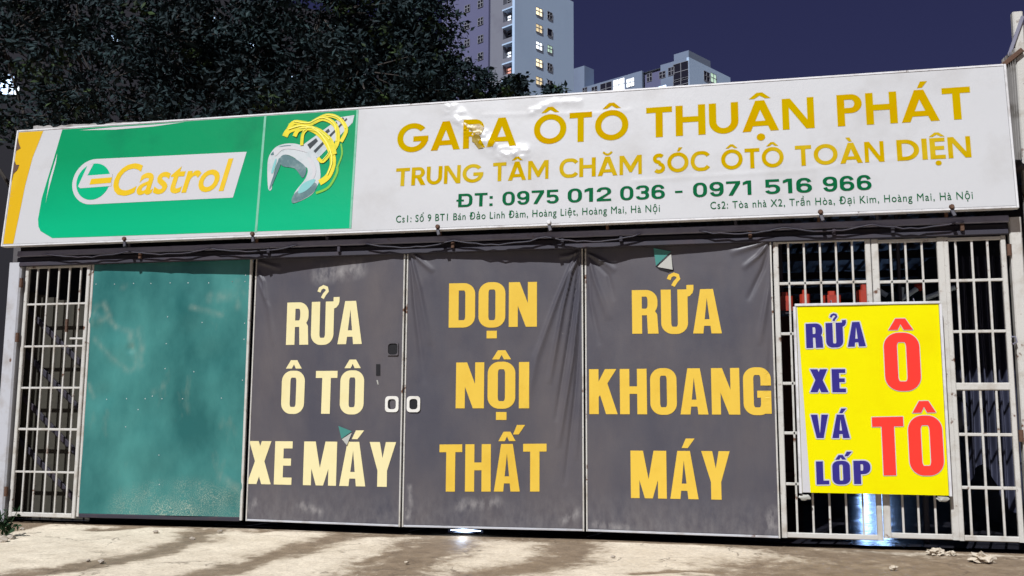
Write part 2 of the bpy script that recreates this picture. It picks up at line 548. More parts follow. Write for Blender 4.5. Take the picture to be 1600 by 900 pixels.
M['seam'] = mat('seam_tape', lin(105, 165, 140), .4, dirt=lin(60, 140, 105), dirt_amt=.8, dscale=9)
M['chrome_light'] = mat('printed_chrome_light', (.44, .47, .48), .35, dirt=(.25, .33, .34), dirt_amt=.8, dscale=6)
M['chrome_dark'] = mat('printed_chrome_dark', (.07, .14, .15), .35, dirt=(.22, .3, .3), dirt_amt=.8, dscale=7)
M['chrome_black'] = mat('printed_chrome_black', (.015, .022, .025), .35)
M['oil_yellow'] = mat('printed_oil_yellow', lin(205, 190, 20), .35, dirt=lin(150, 170, 20), dirt_amt=.8, dscale=9)
M['oil_pale'] = mat('printed_oil_highlight', lin(225, 218, 95), .35)
M['oil_teal'] = mat('printed_chrome_teal', lin(120, 175, 175), .35, spec=.2)
M['oil_green'] = mat('printed_oil_green', lin(105, 165, 40), .35)
M['tarp'] = mat('charcoal_tarpaulin', (.054, .053, .068), .36, spec=.42, dirt=(.098, .086, .088), dirt_amt=.9, dscale=1.5, dlo=.36, dhi=.76, stretch=(1, 1, .45), spots=(.17, .16, .15), sscale=13, slo=.745, shi=.80, bump=.06, bscale=70, rvar=.15)
def add_smear(m, col, sc, stretch):
    t = m.node_tree; b = t.nodes['Principled BSDF']; pos = N(t, 'ShaderNodeNewGeometry').outputs['Position']
    a = N(t, 'ShaderNodeAttribute', attribute_name='smear'); f, _ = noise_fac(t, pos, sc, .35, .65, stretch=stretch)
    mu = N(t, 'ShaderNodeMath', operation='MULTIPLY'); t.links.new(a.outputs['Fac'], mu.inputs[0]); t.links.new(f, mu.inputs[1])
    src = b.inputs['Base Color'].links[0].from_socket
    t.links.new(mixc(t, mu.outputs[0], src, col), b.inputs['Base Color'])


add_smear(M['tarp'], (.22, .21, .21), 16, (1, 1, .5))
M['tarp_cream'] = mat('cream_lettering', lin(210, 200, 152), .45, spec=.3, dirt=lin(204, 190, 136), dirt_amt=.6, dscale=2.5)
M['tarp_gold'] = mat('yellow_lettering', lin(206, 172, 62), .45, spec=.3, dirt=lin(196, 158, 48), dirt_amt=.7, dscale=2.5)
M['interior_black'] = mat('dark_opening', (.004, .004, .006), .9)
M['sign_yellow'] = mat('bright_yellow_print', lin(212, 204, 0), .5, spec=.06, dirt=lin(206, 190, 0), dirt_amt=.7, dscale=1.5, bump=.08, bscale=5)
M['sign_red'] = mat('red_print', lin(222, 48, 36), .38, dirt=lin(212, 44, 40), dirt_amt=.6, dscale=3)
M['sign_blue'] = mat('blue_print', lin(38, 30, 116), .38)
M['print_white'] = mat('white_print_edge', (.46, .46, .475), .4, spec=.3)
M['teal_patch'] = mat('teal_tarpaulin_back', lin(58, 125, 118), .5)
M['pale_patch'] = mat('pale_tarpaulin_back', (.33, .33, .30), .5)


def teal_sheet():
    m, t, b = new_mat('teal_steel_sheet')
    g = N(t, 'ShaderNodeNewGeometry'); pos = g.outputs['Position']
    f1, _ = noise_fac(t, pos, 1.1, .35, .7, stretch=(1, 1, .6))
    c = mixc(t, f1, lin(26, 86, 85), lin(66, 130, 125))
    f2, _ = noise_fac(t, pos, 2.2, .60, .82, detail=8, stretch=(1.2, 1, .5))
    mu = N(t, 'ShaderNodeMath', operation='MULTIPLY'); mu.inputs[1].default_value = .5; t.links.new(f2, mu.inputs[0])
    c = mixc(t, mu.outputs[0], c, lin(125, 135, 120))
    # chipped, speckled patch low on the sheet
    at = N(t, 'ShaderNodeAttribute', attribute_name='chip')
    f3, _ = noise_fac(t, pos, 95, .48, .64, detail=3)
    mm = N(t, 'ShaderNodeMath', operation='MULTIPLY'); t.links.new(at.outputs['Fac'], mm.inputs[0]); t.links.new(f3, mm.inputs[1])
    c = mixc(t, mm.outputs[0], c, lin(150, 160, 145))
    as_ = N(t, 'ShaderNodeAttribute', attribute_name='smear'); fs_, _ = noise_fac(t, pos, 9, .3, .7, stretch=(1, 1, .5))
    ms = N(t, 'ShaderNodeMath', operation='MULTIPLY'); t.links.new(as_.outputs['Fac'], ms.inputs[0]); t.links.new(fs_, ms.inputs[1]); ms.use_clamp = True
    c = mixc(t, ms.outputs[0], c, lin(140, 150, 138))
    t.links.new(c, b.inputs['Base Color']); b.inputs['Roughness'].default_value = .33; b.inputs['Specular IOR Level'].default_value = .5
    return m


M['teal'] = teal_sheet()


def grade_green(m):
    t = m.node_tree; b = t.nodes['Principled BSDF']; src = b.inputs['Base Color'].links[0].from_socket
    a = N(t, 'ShaderNodeAttribute', attribute_name='print')
    t.links.new(mixc(t, a.outputs['Fac'], lin(0, 158, 110), src), b.inputs['Base Color'])


def ground_mat():
    m, t, b = new_mat('cement_apron')
    g = N(t, 'ShaderNodeNewGeometry'); pos = g.outputs['Position']
    at = N(t, 'ShaderNodeAttribute', attribute_name='dirt')
    f1, n1 = noise_fac(t, pos, 2.4, .3, .7)
    pale = mixc(t, f1, (.61, .53, .41), (.75, .665, .53))
    f2, _ = noise_fac(t, pos, 14, .60, .74)
    mu = N(t, 'ShaderNodeMath', operation='MULTIPLY'); mu.inputs[1].default_value = .5; t.links.new(f2, mu.inputs[0])
    pale = mixc(t, mu.outputs[0], pale, (.30, .22, .15))
    fb, _ = noise_fac(t, pos, 7, .35, .7)
    brown = mixc(t, fb, (.155, .112, .072), (.27, .205, .138))
    # ragged edge of the damp stain, with a soft half-dry fringe and scattered dirt
    _, nn = noise_fac(t, pos, 5, 0, 1, detail=10, rough=.72)
    ad = N(t, 'ShaderNodeMath', operation='MULTIPLY_ADD'); ad.inputs[1].default_value = 2.0; ad.inputs[2].default_value = -1.0
    t.links.new(nn, ad.inputs[0])
    sm = N(t, 'ShaderNodeMath', operation='ADD'); t.links.new(at.outputs['Fac'], sm.inputs[0]); t.links.new(ad.outputs[0], sm.inputs[1])
    m0 = N(t, 'ShaderNodeMapRange', interpolation_type='SMOOTHSTEP'); m0.inputs[1].default_value = -.05; m0.inputs[2].default_value = .6; m0.inputs[4].default_value = .62
    t.links.new(sm.outputs[0], m0.inputs[0])
    mr = N(t, 'ShaderNodeMapRange', interpolation_type='SMOOTHSTEP'); mr.inputs[1].default_value = .30; mr.inputs[2].default_value = .74
    t.links.new(sm.outputs[0], mr.inputs[0])
    c = mixc(t, m0.outputs[0], pale, (.33, .265, .19))
    c = mixc(t, mr.outputs[0], c, brown)
    fs, _ = noise_fac(t, pos, 45, .66, .74, detail=3)
    c = mixc(t, fs, c, (.16, .11, .07))
    fw_, _ = noise_fac(t, pos, 38, .69, .74, detail=2)
    c = mixc(t, fw_, c, (.62, .56, .46))
    vo = N(t, 'ShaderNodeTexVoronoi', feature='DISTANCE_TO_EDGE'); vo.inputs['Scale'].default_value = .75
    wn = N(t, 'ShaderNodeTexNoise'); wn.inputs['Scale'].default_value = 3; wn.inputs['Detail'].default_value = 6; t.links.new(pos, wn.inputs['Vector'])
    wa = N(t, 'ShaderNodeMix', data_type='RGBA', blend_type='ADD'); wa.inputs[0].default_value = .6; t.links.new(pos, wa.inputs[6]); t.links.new(wn.outputs['Color'], wa.inputs[7]); t.links.new(wa.outputs[2], vo.inputs['Vector'])
    ck = N(t, 'ShaderNodeMapRange'); ck.inputs[1].default_value = .0; ck.inputs[2].default_value = .012; ck.inputs[3].default_value = .75; ck.inputs[4].default_value = 0; t.links.new(vo.outputs['Distance'], ck.inputs[0])
    ckm, _ = noise_fac(t, pos, 1.3, .48, .56)
    cm = N(t, 'ShaderNodeMath', operation='MULTIPLY'); t.links.new(ck.outputs[0], cm.inputs[0]); t.links.new(ckm, cm.inputs[1])
    c = mixc(t, cm.outputs[0], c, (.09, .065, .045))
    gr_, _ = noise_fac(t, pos, 26, .40, .66, detail=8, rough=.75)
    gm = N(t, 'ShaderNodeMath', operation='MULTIPLY'); gm.inputs[1].default_value = .38; t.links.new(gr_, gm.inputs[0])
    c = mixc(t, gm.outputs[0], c, (.26, .205, .155))
    wt = N(t, 'ShaderNodeAttribute', attribute_name='wet')
    c = mixc(t, wt.outputs['Fac'], c, (.05, .045, .045))
    t.links.new(c, b.inputs['Base Color'])
    rw = N(t, 'ShaderNodeMix')
    ro = N(t, 'ShaderNodeMapRange'); ro.inputs[3].default_value = .85; ro.inputs[4].default_value = .55
    t.links.new(mr.outputs[0], ro.inputs[0]); t.links.new(ro.outputs[0], rw.inputs[2]); t.links.new(wt.outputs['Fac'], rw.inputs[0]); rw.inputs[3].default_value = .28; t.links.new(rw.outputs[0], b.inputs['Roughness'])
    _, bn = noise_fac(t, pos, 30, 0, 1, detail=8, rough=.7)
    bp = N(t, 'ShaderNodeBump'); bp.inputs['Strength'].default_value = .85; bp.inputs['Distance'].default_value = .014
    t.links.new(bn, bp.inputs['Height']); t.links.new(bp.outputs[0], b.inputs['Normal'])
    b.inputs['Specular IOR Level'].default_value = .3
    return m


M['ground'] = ground_mat()
M['wet_floor'] = mat('wet_dark_floor', (.022, .022, .03), .13, spec=1.0, dirt=(.035, .034, .04), dirt_amt=.8, dscale=4, bump=.12, bscale=25, bstretch=(.4, 1.6, 1))

# ------------------------------------------------------------------ ground sheet
GX = lambda px, py: None


def ground_z(x, y):
    if y > -0.0:
        return -0.085
    yy = max(y, -12.0)
    return -0.085 + 0.035 * yy


def ground_hit(px, py):
    d = ray(px, py); k = 1.0
    for _ in range(30):
        p = CAM + d * k
        k += (ground_z(p.x, p.y) - p.z) / d.z * 0.9
    return CAM + d * k


stains = []
for pts, r in (([(30, 899), (190, 874), (290, 848), (335, 828)], .17), ([(150, 824), (300, 822), (420, 828)], .10),
               ([(320, 899), (430, 868), (500, 846), (560, 832)], .17), ([(600, 899), (660, 862), (700, 842)], .33),
               ([(700, 838), (800, 838), (890, 846)], .22), ([(760, 895), (880, 876), (895, 850)], .26), ([(560, 836), (700, 838)], .10), ([(430, 826), (520, 832), (640, 834)], .06), ([(210, 818), (380, 822)], .06), ([(560, 880), (640, 858)], .08),
               ([(1190, 852), (1330, 872), (1600, 878)], .32), ([(1240, 899), (1420, 890), (1600, 898)], .60), ([(1000, 897), (1120, 893)], .06)):
    stains.append(([ground_hit(*p).to_2d() for p in pts], r))


def dirt_at(x, y):
    p = Vector((x, y)); wv = Vector((noise.noise((x * 1.7, y * 1.7, 3)), noise.noise((x * 1.7, y * 1.7, 9)))) * .16
    q = p + wv; best = 0
    for pts, r in stains:
        for a, b in zip(pts, pts[1:]):
            ab = b - a; k = max(0, min(1, (q - a).dot(ab) / ab.length_squared)); d = (q - a - ab * k).length
            best = max(best, 1.0 - d / (2 * r))
    return max(0, best)


def spread(lo, hi, step, far):
    a = []; x = lo
    while x <= hi:
        a.append(x); x += step
    k = step; l = lo; pre = []
    while l > -far:
        k *= 1.6; l -= k; pre.append(l)
    k = step; h = a[-1]; post = []
    while h < far:
        k *= 1.6; h += k; post.append(h)
    return pre[::-1] + a + post


xs = spread(-7.5, 5.2, .035, 600); ys = spread(-4.6, .3, .03, 900)
mb = MB(); nx = len(xs); vs_ = []; dv = []; wv_ = []; WET = ground_hit(1385, 852)
for y in ys:
    for x in xs:
        z = ground_z(x, y)
        near = -7.6 < x < 5.3 and -4.8 < y < 0
        dd = 0
        if near:
            dd = dirt_at(x, y)
            z += .018 * noise.fractal((x * .9, y * .9, 0), 1, 2, 4) + .006 * noise.noise((x * 7, y * 7, 1)) - .014 * min(dd, .8)
        else:
            dd = .75 + .5 * noise.noise((x * .3, y * .3, 5))
        vs_.append((x, y, z)); dv.append(dd); wv_.append(max(0, min(1, 1.3 - math.hypot((x - WET.x) / .75, (y - WET.y) / .45))) * .9 if near else 0)
mb.add(vs_, [(j * nx + i, j * nx + i + 1, (j + 1) * nx + i + 1, (j + 1) * nx + i) for j in range(len(ys) - 1) for i in range(nx - 1)])
g = link('ground', mb, M['ground'], smooth=True, base=(0, 0, 0)); g['kind'] = 'structure'
at = g.data.attributes.new('dirt', 'FLOAT', 'POINT'); at.data.foreach_set('value', dv)
at = g.data.attributes.new('wet', 'FLOAT', 'POINT'); at.data.foreach_set('value', wv_)

# ------------------------------------------------------------------ the gate line
GATE = Plane((0, 0, 0), (1, 0, 0), (0, 0, 1))
gx = lambda px, py: GATE.hit(px, py)
XL = gx(20, 640).x; XR = gx(1590, 640).x
Z_TOP = gx(1300, 372).z
HING = [(384, .10), (632, -.03), (912, .07), (1214, -.03)]
HP = [Vector((gx(px, 620).x, y, 0)) for px, y in HING]
Z_BOT = 0.0

# ------------------------------------------------------------------ garage building behind the gate
BX0, BX1, BY1, BZ = XL - .25, XR + .55, 12.0, 3.62
fl = MB(); nxx = 40
FN, FM = 260, 300
fx = [BX0 + .11 + (BX1 - BX0 - .22) * i / FN for i in range(FN + 1)]; fy = [.12 + (BY1 - .23) * (i / FM) ** 1.6 for i in range(FM + 1)]
fl.add([(x, y, -.055 + .005 * noise.noise((x * 2.2, y * 2.2, 0)) + .0035 * noise.noise((x * 4, y * 9, 3)) + .002 * noise.noise((x * 9, y * 20, 6))) for y in fy for x in fx],
       [(j * (FN + 1) + i, j * (FN + 1) + i + 1, (j + 1) * (FN + 1) + i + 1, (j + 1) * (FN + 1) + i) for j in range(FM) for i in range(FN)])
o = link('garage_floor', fl, M['wet_floor'], smooth=True, base=(0, 0, 0)); o['kind'] = 'structure'
M['wall'] = mat('stained_render', (.075, .07, .075), .9, dirt=(.04, .038, .04), dirt_amt=.8, dscale=1.2, bump=.3, bscale=25)
M['roof'] = mat('roof_sheet', (.06, .06, .07), .6, dirt=(.08, .04, .025), dirt_amt=.7, dscale=2)
garage = thing('garage_building', ((BX0 + BX1) / 2, 6, -.085), 'low dark garage shed behind the gates under a flat metal roof', 'garage')
mb = MB(); mb.box((BX0, .12, -.083), (BX0 + .1, BY1, BZ)); link('wall', mb, M['wall'], garage)
mb = MB(); mb.box((BX1 - .1, .12, -.083), (BX1, BY1, BZ)); link('wall', mb, M['wall'], garage)
mb = MB(); mb.box((BX0 + .1, BY1 - .1, -.083), (BX1 - .1, BY1, BZ)); link('wall', mb, M['wall'], garage)
mb = MB(); xx = BX0 - .1
while xx < BX1 + .1:   # trapezoid roof sheeting
    mb.add([(xx, .05, BZ + .003), (xx + .08, .05, BZ + .003), (xx + .11, .05, BZ + .043), (xx + .19, .05, BZ + .043),
            (xx, BY1 + .2, BZ + .003), (xx + .08, BY1 + .2, BZ + .003), (xx + .11, BY1 + .2, BZ + .043), (xx + .19, BY1 + .2, BZ + .043)],
           [(0, 1, 5, 4), (1, 2, 6, 5), (2, 3, 7, 6)])
    mb.add([(xx + .19, .05, BZ + .043), (xx + .22, .05, BZ + .003), (xx + .22, BY1 + .2, BZ + .003), (xx + .19, BY1 + .2, BZ + .043)], [(0, 1, 2, 3)])
    xx += .22
link('roof', mb, M['roof'], garage)
for k in range(6):
    mb = MB(); yy = .9 + k * 2.0
    mb.beam((BX0 + .1, yy, BZ - .08), (BX1 - .1, yy, BZ - .08), .12, .06, up=(0, 1, 0)); link('rafter', mb, M['dark_steel'], garage)

# header over the gates and the steel frame that carries the signboard
header = MB(); header.beam((XL - .1, .06, Z_TOP + .05), (XR + .05, .06, Z_TOP + .05), .09, .09)
tag(link('gate_header', header, M['dark_steel']), 'dark steel lintel running straight above all the gate leaves', 'lintel')

SB0, SB1 = Vector((0, 0, 0)), None
SIGN_Y = -.205
_b = Plane((0, SIGN_Y, 0), (1, 0, 0), (0, 0, 1))
bl, brr = _b.hit(5, 379), _b.hit(1588, 325)
SIGN = Plane((bl.x, SIGN_Y, (bl.z + brr.z) / 2), (1, 0, 0), (0, .085, 1))
W_S = SIGN.uv(1588, 325).x
H_S = (SIGN.uv(40, 204).y + SIGN.uv(1570, 106).y) / 2
print('SIGN', W_S, H_S, 'gate', XL, XR, Z_TOP, 'cam', CAM, [SIGN.uv(*p) for p in ((5, 379), (30, 205), (420, 181), (900, 148), (1570, 105), (1588, 325))])

frame = thing('sign_support_frame', ((XL + XR) / 2, -.12, Z_TOP), 'grey steel rails and brackets holding the long signboard above the gates', 'steel frame')
yb = Plane((0, -.085, 0), (1, 0, 0), (0, 0, 1))
a_, b_ = yb.hit(30, 398), yb.hit(1575, 341)
zr = (a_.z + b_.z) / 2
mb = MB(); mb.beam((XL, -.085, zr), (XR, -.085, zr), .065, .05); link('front_rail', mb, M['grey_steel'], frame)
mb = MB(); mb.beam((XL, -.045, zr - .12), (XR, -.045, zr - .12), .05, .05); link('lower_rail', mb, M['dark_steel'], frame)
bolt_px = [195, 395, 505, 683, 855, 947, 1150, 1282, 1375, 1485]
for k, px in enumerate(bolt_px):
    x = SIGN.hit(px, 365).x
    mb = MB(); mb.beam((x, -.085, zr + .03), (x, -.12, SIGN.o.z + .12), .04, .03, up=(1, 0, 0)); link('bracket', mb, M['rust'] if k % 2 else M['dark_steel'], frame)
    mb = MB(); mb.beam((x + .14, -.085, zr - .10), (x + .14, -.085, zr - .034), .035, .035, up=(0, 1, 0)); link('cleat', mb, M['dark_steel'] if k % 3 else M['rust'], frame)

# ------------------------------------------------------------------ the long signboard
sign = thing('signboard', tuple(SIGN.at(W_S / 2, 0)), 'long weathered white and green shop signboard above the gates', 'signboard')
GL = [SIGN.uv(*p) for p in ((705, 172), (735, 205), (790, 243), (815, 238))]
GL2 = [SIGN.uv(*p) for p in ((830, 175), (865, 160), (905, 160))]
CR = [SIGN.uv(*p) for p in ((990, 283), (1080, 277), (1250, 267), (1330, 255), (1400, 247), (1480, 243))]
CR2 = [SIGN.uv(*p) for p in ((755, 180), (850, 178), (930, 178), (985, 172))]


def seg_d(p, pts):
    best = 9
    for a, b in zip(pts, pts[1:]):
        ab = b - a; k = max(0, min(1, (p - a).dot(ab) / ab.length_squared)); best = min(best, (p - a - ab * k).length)
    return best


def sign_disp(u, v):
    p = Vector((u, v)); z = .004 * (noise.noise((u * 1.3, v * 1.6, 0)) + 1)
    for pts, rad, am in ((GL, .13, .030), (GL2, .06, .014)):
        d = seg_d(p, pts)
        if d < rad:
            k = (1 - d / rad) ** 1.3
            dd_ = noise.voronoi((u * 9 + v * 5, v * 10, 2))[0]; d2_ = noise.voronoi((u * 22, v * 24, 4))[0]
            z += am * k * (1.3 * (dd_[1] - dd_[0]) + .5 * (d2_[1] - d2_[0]) + .15)
    for pts, rad, am in ((CR, .035, .0022), (CR2, .03, .0015)):
        d = seg_d(p, pts)
        if d < rad:
            z += am * (1 - d / rad)
    return z


mb = MB()
T_ = .07
cs = [SIGN.at(0, 0, -.006), SIGN.at(W_S, 0, -.006), SIGN.at(W_S, H_S, -.006), SIGN.at(0, H_S, -.006)]
bk = [p - SIGN.n * T_ for p in cs]
mb.add(cs + bk, [(0, 1, 2, 3), (7, 6, 5, 4), (0, 4, 5, 1), (1, 5, 6, 2), (2, 6, 7, 3), (3, 7, 4, 0)])
link('back_box', mb, M['grey_steel'], sign)
tr = .022
for nm, a, b in (('top_trim', (0, H_S + tr / 2 + .003), (W_S, H_S + tr / 2 + .003)), ('bottom_trim', (0, -tr / 2 - .003), (W_S, -tr / 2 - .003)),
                 ('end_trim', (-tr / 2 - .003, -tr), (-tr / 2 - .003, H_S + tr)), ('end_trim', (W_S + tr / 2 + .003, -tr), (W_S + tr / 2 + .003, H_S + tr))):
    mb = MB(); mb.beam(SIGN.at(a[0], a[1], -.028), SIGN.at(b[0], b[1], -.028), tr, .07, up=SIGN.n); link(nm, mb, M['alu'], sign)
# the white printed sheet
nu, nv = int(W_S / .019), int(H_S / .019)
mb = MB(); mb.add([SIGN.at(W_S * i / nu, H_S * j / nv, sign_disp(W_S * i / nu, H_S * j / nv)) for j in range(nv + 1) for i in range(nu + 1)],
                  [(j * (nu + 1) + i, j * (nu + 1) + i + 1, (j + 1) * (nu + 1) + i + 1, (j + 1) * (nu + 1) + i) for j in range(nv) for i in range(nu)])
link('printed_sheet', mb, M['vinyl_white'], sign, smooth=True)


def sign_flat(name, polys, off, m, grid=.06, parent=None):
    return link(name, flat(SIGN, polys, off, sign_disp, grid), m, parent or sign, smooth=True)


SP = lambda *p: poly_px(SIGN, p)
vtop, vbot = H_S - .005, .005


def clampv(q):
    return [(u, max(vbot, min(vtop, v))) for u, v in q]


e0 = SIGN.uv(25, 205); y0 = .006
sign_flat('yellow_end', [clampv([(y0, vbot), (SIGN.uv(22, 376).x, vbot), SIGN.uv(40, 290), SIGN.uv(52, 245), (SIGN.uv(68, 205).x, vtop), (y0, vtop)])], .002, M['vinyl_yellow'])
gtl = SIGN.uv(98, 202); gr = SIGN.uv(553, 270)
ub = [SIGN.uv(84, 250), SIGN.uv(66, 310), SIGN.uv(60, 343)]
green = [(SIGN.uv(75, 374).x + .06, .055), (gr.x, .03), (gr.x, vtop), (gtl.x, vtop)] + [tuple(p) for p in ub]
cc = SIGN.uv(60, 343); green += [(cc.x + .02, cc.y - .09), (cc.x + .055, cc.y - .145), ]
gf = sign_flat('green_field', [green], .002, M['vinyl_green'])
grade_green(M['vinyl_green'])   # the print runs from deep green at the top to light green at the foot
for o_ in (gf,):
    at = o_.data.attributes.new('print', 'FLOAT', 'POINT')
    at.data.foreach_set('value', [max(0, min(1, ((v.co + o_.matrix_world.translation + rootloc(sign) - SIGN.o).dot(SIGN.v) / H_S - .12) / .62)) for v in o_.data.vertices])
# pale highlight lines printed along the green field
sign_flat('printed_highlight', [SP((125, 204), (180, 199), (240, 195), (290, 191), (240, 198), (180, 203))], .0035, M['print_white'])
sign_flat('printed_highlight', [SP((90, 240), (88, 255), (76, 300), (72, 318), (78, 280))], .0035, M['print_white'])
su = SIGN.uv(407, 280).x
sign_flat('seam', [[(su - .014, .03), (su + .014, .03), (su + .014, vtop), (su - .014, vtop)], [(gr.x - .012, .03), (gr.x + .012, .03), (gr.x + .012, vtop), (gr.x - .012, vtop)]], .0042, M['seam'])
# round emblem and name plate
c0 = SIGN.uv(146.4, 284); rr = SIGN.uv(146.4, 249).y - c0.y
pill = [tuple(SIGN.uv(386, 237.5)), tuple(SIGN.uv(364.5, 309)), (c0.x, c0.y - rr)]
pill = [tuple(SIGN.uv(364.5, 309)), tuple(SIGN.uv(386, 237.5))] + [(c0.x + rr * math.cos(R(90 + i * 10)), c0.y + rr * math.sin(R(90 + i * 10))) for i in range(19)]
sign_flat('name_plate', [pill], .0042, M['print_white'])
rg = rr * .80
sign_flat('emblem_disc', [[(c0.x + rg * math.cos(R(i * 10)), c0.y + rg * math.sin(R(i * 10))) for i in range(36)]], .0058, M['vinyl_green'])
sign_flat('emblem_stroke', [[(c0.x + p[0] * rr, c0.y + p[1] * rr) for p in q] for q in (
    [(-.58, -.27), (.88, -.24), (.88, .30), (-.32, .28)], [(-.70, -.18), (-.58, -.27), (-.30, .30), (-.08, .78), (-.36, .74)])], .0074, M['print_white'])
sign_flat('emblem_bar', [[(c0.x + p[0] * rr, c0.y + p[1] * rr) for p in ((-.16, -.13), (.84, -.10), (.88, .14), (-.10, .12))]], .009, M['logo_yellow'])
typed(SIGN, 'Castrol', (176, 305.5), (361, 297), (176, 258), .0066, M['logo_yellow'], 'name_lettering', sign, bold=.016, shear=.25, disp=sign_disp)
# printed spanner wrapped in swirls of oil
def rounded(pts, n=5):
    P_ = [Vector(p) for p in pts]; m = len(P_); out = []
    for i in range(m):
        p0, p1, p2, p3 = P_[i - 1], P_[i], P_[(i + 1) % m], P_[(i + 2) % m]
        for k in range(n):
            t = k / n
            out.append(tuple(.5 * ((2 * p1) + (p2 - p0) * t * .8 + (2 * p0 - 5 * p1 + 4 * p2 - p3) * t * t * .8 + (3 * p1 - p0 - 3 * p2 + p3) * t ** 3 * .8 + ((p2 - p1) * (.4 * t + 0 * t))) if False else p1 + (p2 - p1) * t + ((p2 - p0) * .5 - (p2 - p1)) * (t * (1 - t) ** 2) - ((p3 - p1) * .5 - (p2 - p1)) * (t * t * (1 - t))))
    return out


SR = lambda *p: rounded(poly_px(SIGN, p))
K = lambda x, y: (350 + x / 3.6, 150 + y / 3.6)
sign_flat('printed_spanner_shaft', [SP(K(440, 280), K(660, 120), K(735, 108), K(725, 150), K(530, 352))], .0045, M['chrome_light'])
sign_flat('printed_shaft_stripe', [SP(K(470, 275), K(520, 238), K(530, 255), K(485, 300)), SP(K(570, 200), K(590, 185), K(598, 200), K(578, 215)), SP(K(615, 160), K(635, 145), K(640, 158), K(622, 172)), SP(K(655, 130), K(672, 120), K(678, 132), K(660, 142)), SP(K(505, 310), K(690, 125), K(696, 132), K(515, 322))], .006, M['chrome_black'])
sign_flat('printed_spanner_jaw', [SR(K(250, 520), K(246, 400), K(258, 335), K(300, 285), K(370, 268), K(440, 280), K(500, 325), K(520, 345), K(455, 400), K(400, 350), K(340, 332), K(300, 380), K(275, 470), K(270, 525)),
                                  SR(K(520, 345), K(545, 440), K(530, 500), K(490, 560), K(390, 605), K(400, 545), K(460, 465), K(472, 410), K(440, 385))], .0055, M['chrome_light'])
for q_ in (SR(K(318, 350), K(350, 332), K(420, 365), K(465, 410), K(445, 462), K(400, 410), K(330, 395)), SR(K(400, 550), K(500, 490), K(525, 510), K(485, 560), K(390, 605)), SR(K(290, 420), K(312, 350), K(322, 380), K(300, 440), K(265, 520), K(258, 515)), SR(K(265, 330), K(320, 285), K(380, 280), K(330, 300), K(290, 330))):
    sign_flat('printed_jaw_shade', [q_], .007, M['chrome_dark'])


for q_ in (SR(K(285, 300), K(330, 288), K(400, 286), K(470, 320), K(440, 312), K(380, 300), K(330, 306), K(290, 340)), SR(K(470, 350), K(500, 360), K(520, 420), K(505, 470), K(490, 480), K(500, 420))):
    sign_flat('printed_jaw_highlight', [q_], .0085, M['print_white'])
for q_ in (SR(K(440, 500), K(500, 470), K(515, 480), K(470, 530), K(420, 550)), SR(K(268, 430), K(290, 360), K(298, 365), K(280, 430))):
    sign_flat('printed_jaw_gleam', [q_], .0085, M['oil_teal'])


def swirl(pts, wd):
    P = [SIGN.uv(*K(*p)) for p in pts]; out = []
    n = len(P); Q = []
    for i in range(n - 1):
        p0, p1, p2, p3 = P[max(i - 1, 0)], P[i], P[i + 1], P[min(i + 2, n - 1)]
        for k in range(5):
            t = k / 5
            Q.append(.5 * ((2 * p1) + (p2 - p0) * t + (2 * p0 - 5 * p1 + 4 * p2 - p3) * t * t + (3 * p1 - p0 - 3 * p2 + p3) * t ** 3))
    Q.append(P[-1])
    return stroke(Q, wd)


sw = [([(345, 230), (370, 195), (450, 175), (530, 205), (590, 280), (615, 370), (590, 450), (540, 490)], .055),
      ([(365, 190), (400, 150), (480, 160), (560, 130), (630, 170), (640, 260), (600, 330)], .04),
      ([(500, 150), (580, 112), (650, 130), (690, 190), (660, 260)], .035),
      ([(440, 280), (450, 210), (500, 180), (560, 230), (600, 310), (560, 370), (530, 350)], .03),
      ([(400, 230), (430, 190), (520, 190), (600, 250), (625, 330)], .04)]
for k, (p, wd) in enumerate(sw):
    sign_flat('printed_oil_swirl', swirl(p, wd * 1.3), .0085 + k * .0013, M['oil_yellow'], grid=0)
    sign_flat('printed_oil_highlight', swirl([(a - 4, b - 5) for a, b in p[1:-1]], wd * .22), .0165 + k * .0006, M['oil_pale'], grid=0)
sign_flat('printed_oil_swirl', swirl([(520, 548), (590, 515), (635, 440), (640, 400)], .028) + swirl([(640, 400), (665, 330), (660, 270)], .02) + swirl([(365, 165), (410, 145), (470, 150)], .03), .0078, M['oil_green'], grid=0)
sign_flat('peeled_mark', swirl([(-385, 280), (-340, 305), (-285, 315), (-250, 330)], .018) + swirl([(-400, 295), (-385, 330), (-365, 350)], .018) , .004, M['logo_yellow'], grid=0) if False else None
# lines of writing
def words(ws, F, bl, br, hpx, off, m, nm, grid):
    for tx, xa, xb in ws:
        f = lambda x: bl[1] + (br[1] - bl[1]) * (x - bl[0]) / (br[0] - bl[0])
        hh = hpx[0] + (hpx[1] - hpx[0]) * (xa - bl[0]) / (br[0] - bl[0])
        grid_ = .022 if tx == 'GARA' else grid
        letters(SIGN, tx, F, (xa, f(xa)), (xb, f(xb)), (xa, f(xa) - hh), off, m, nm, sign, sign_disp, grid_)


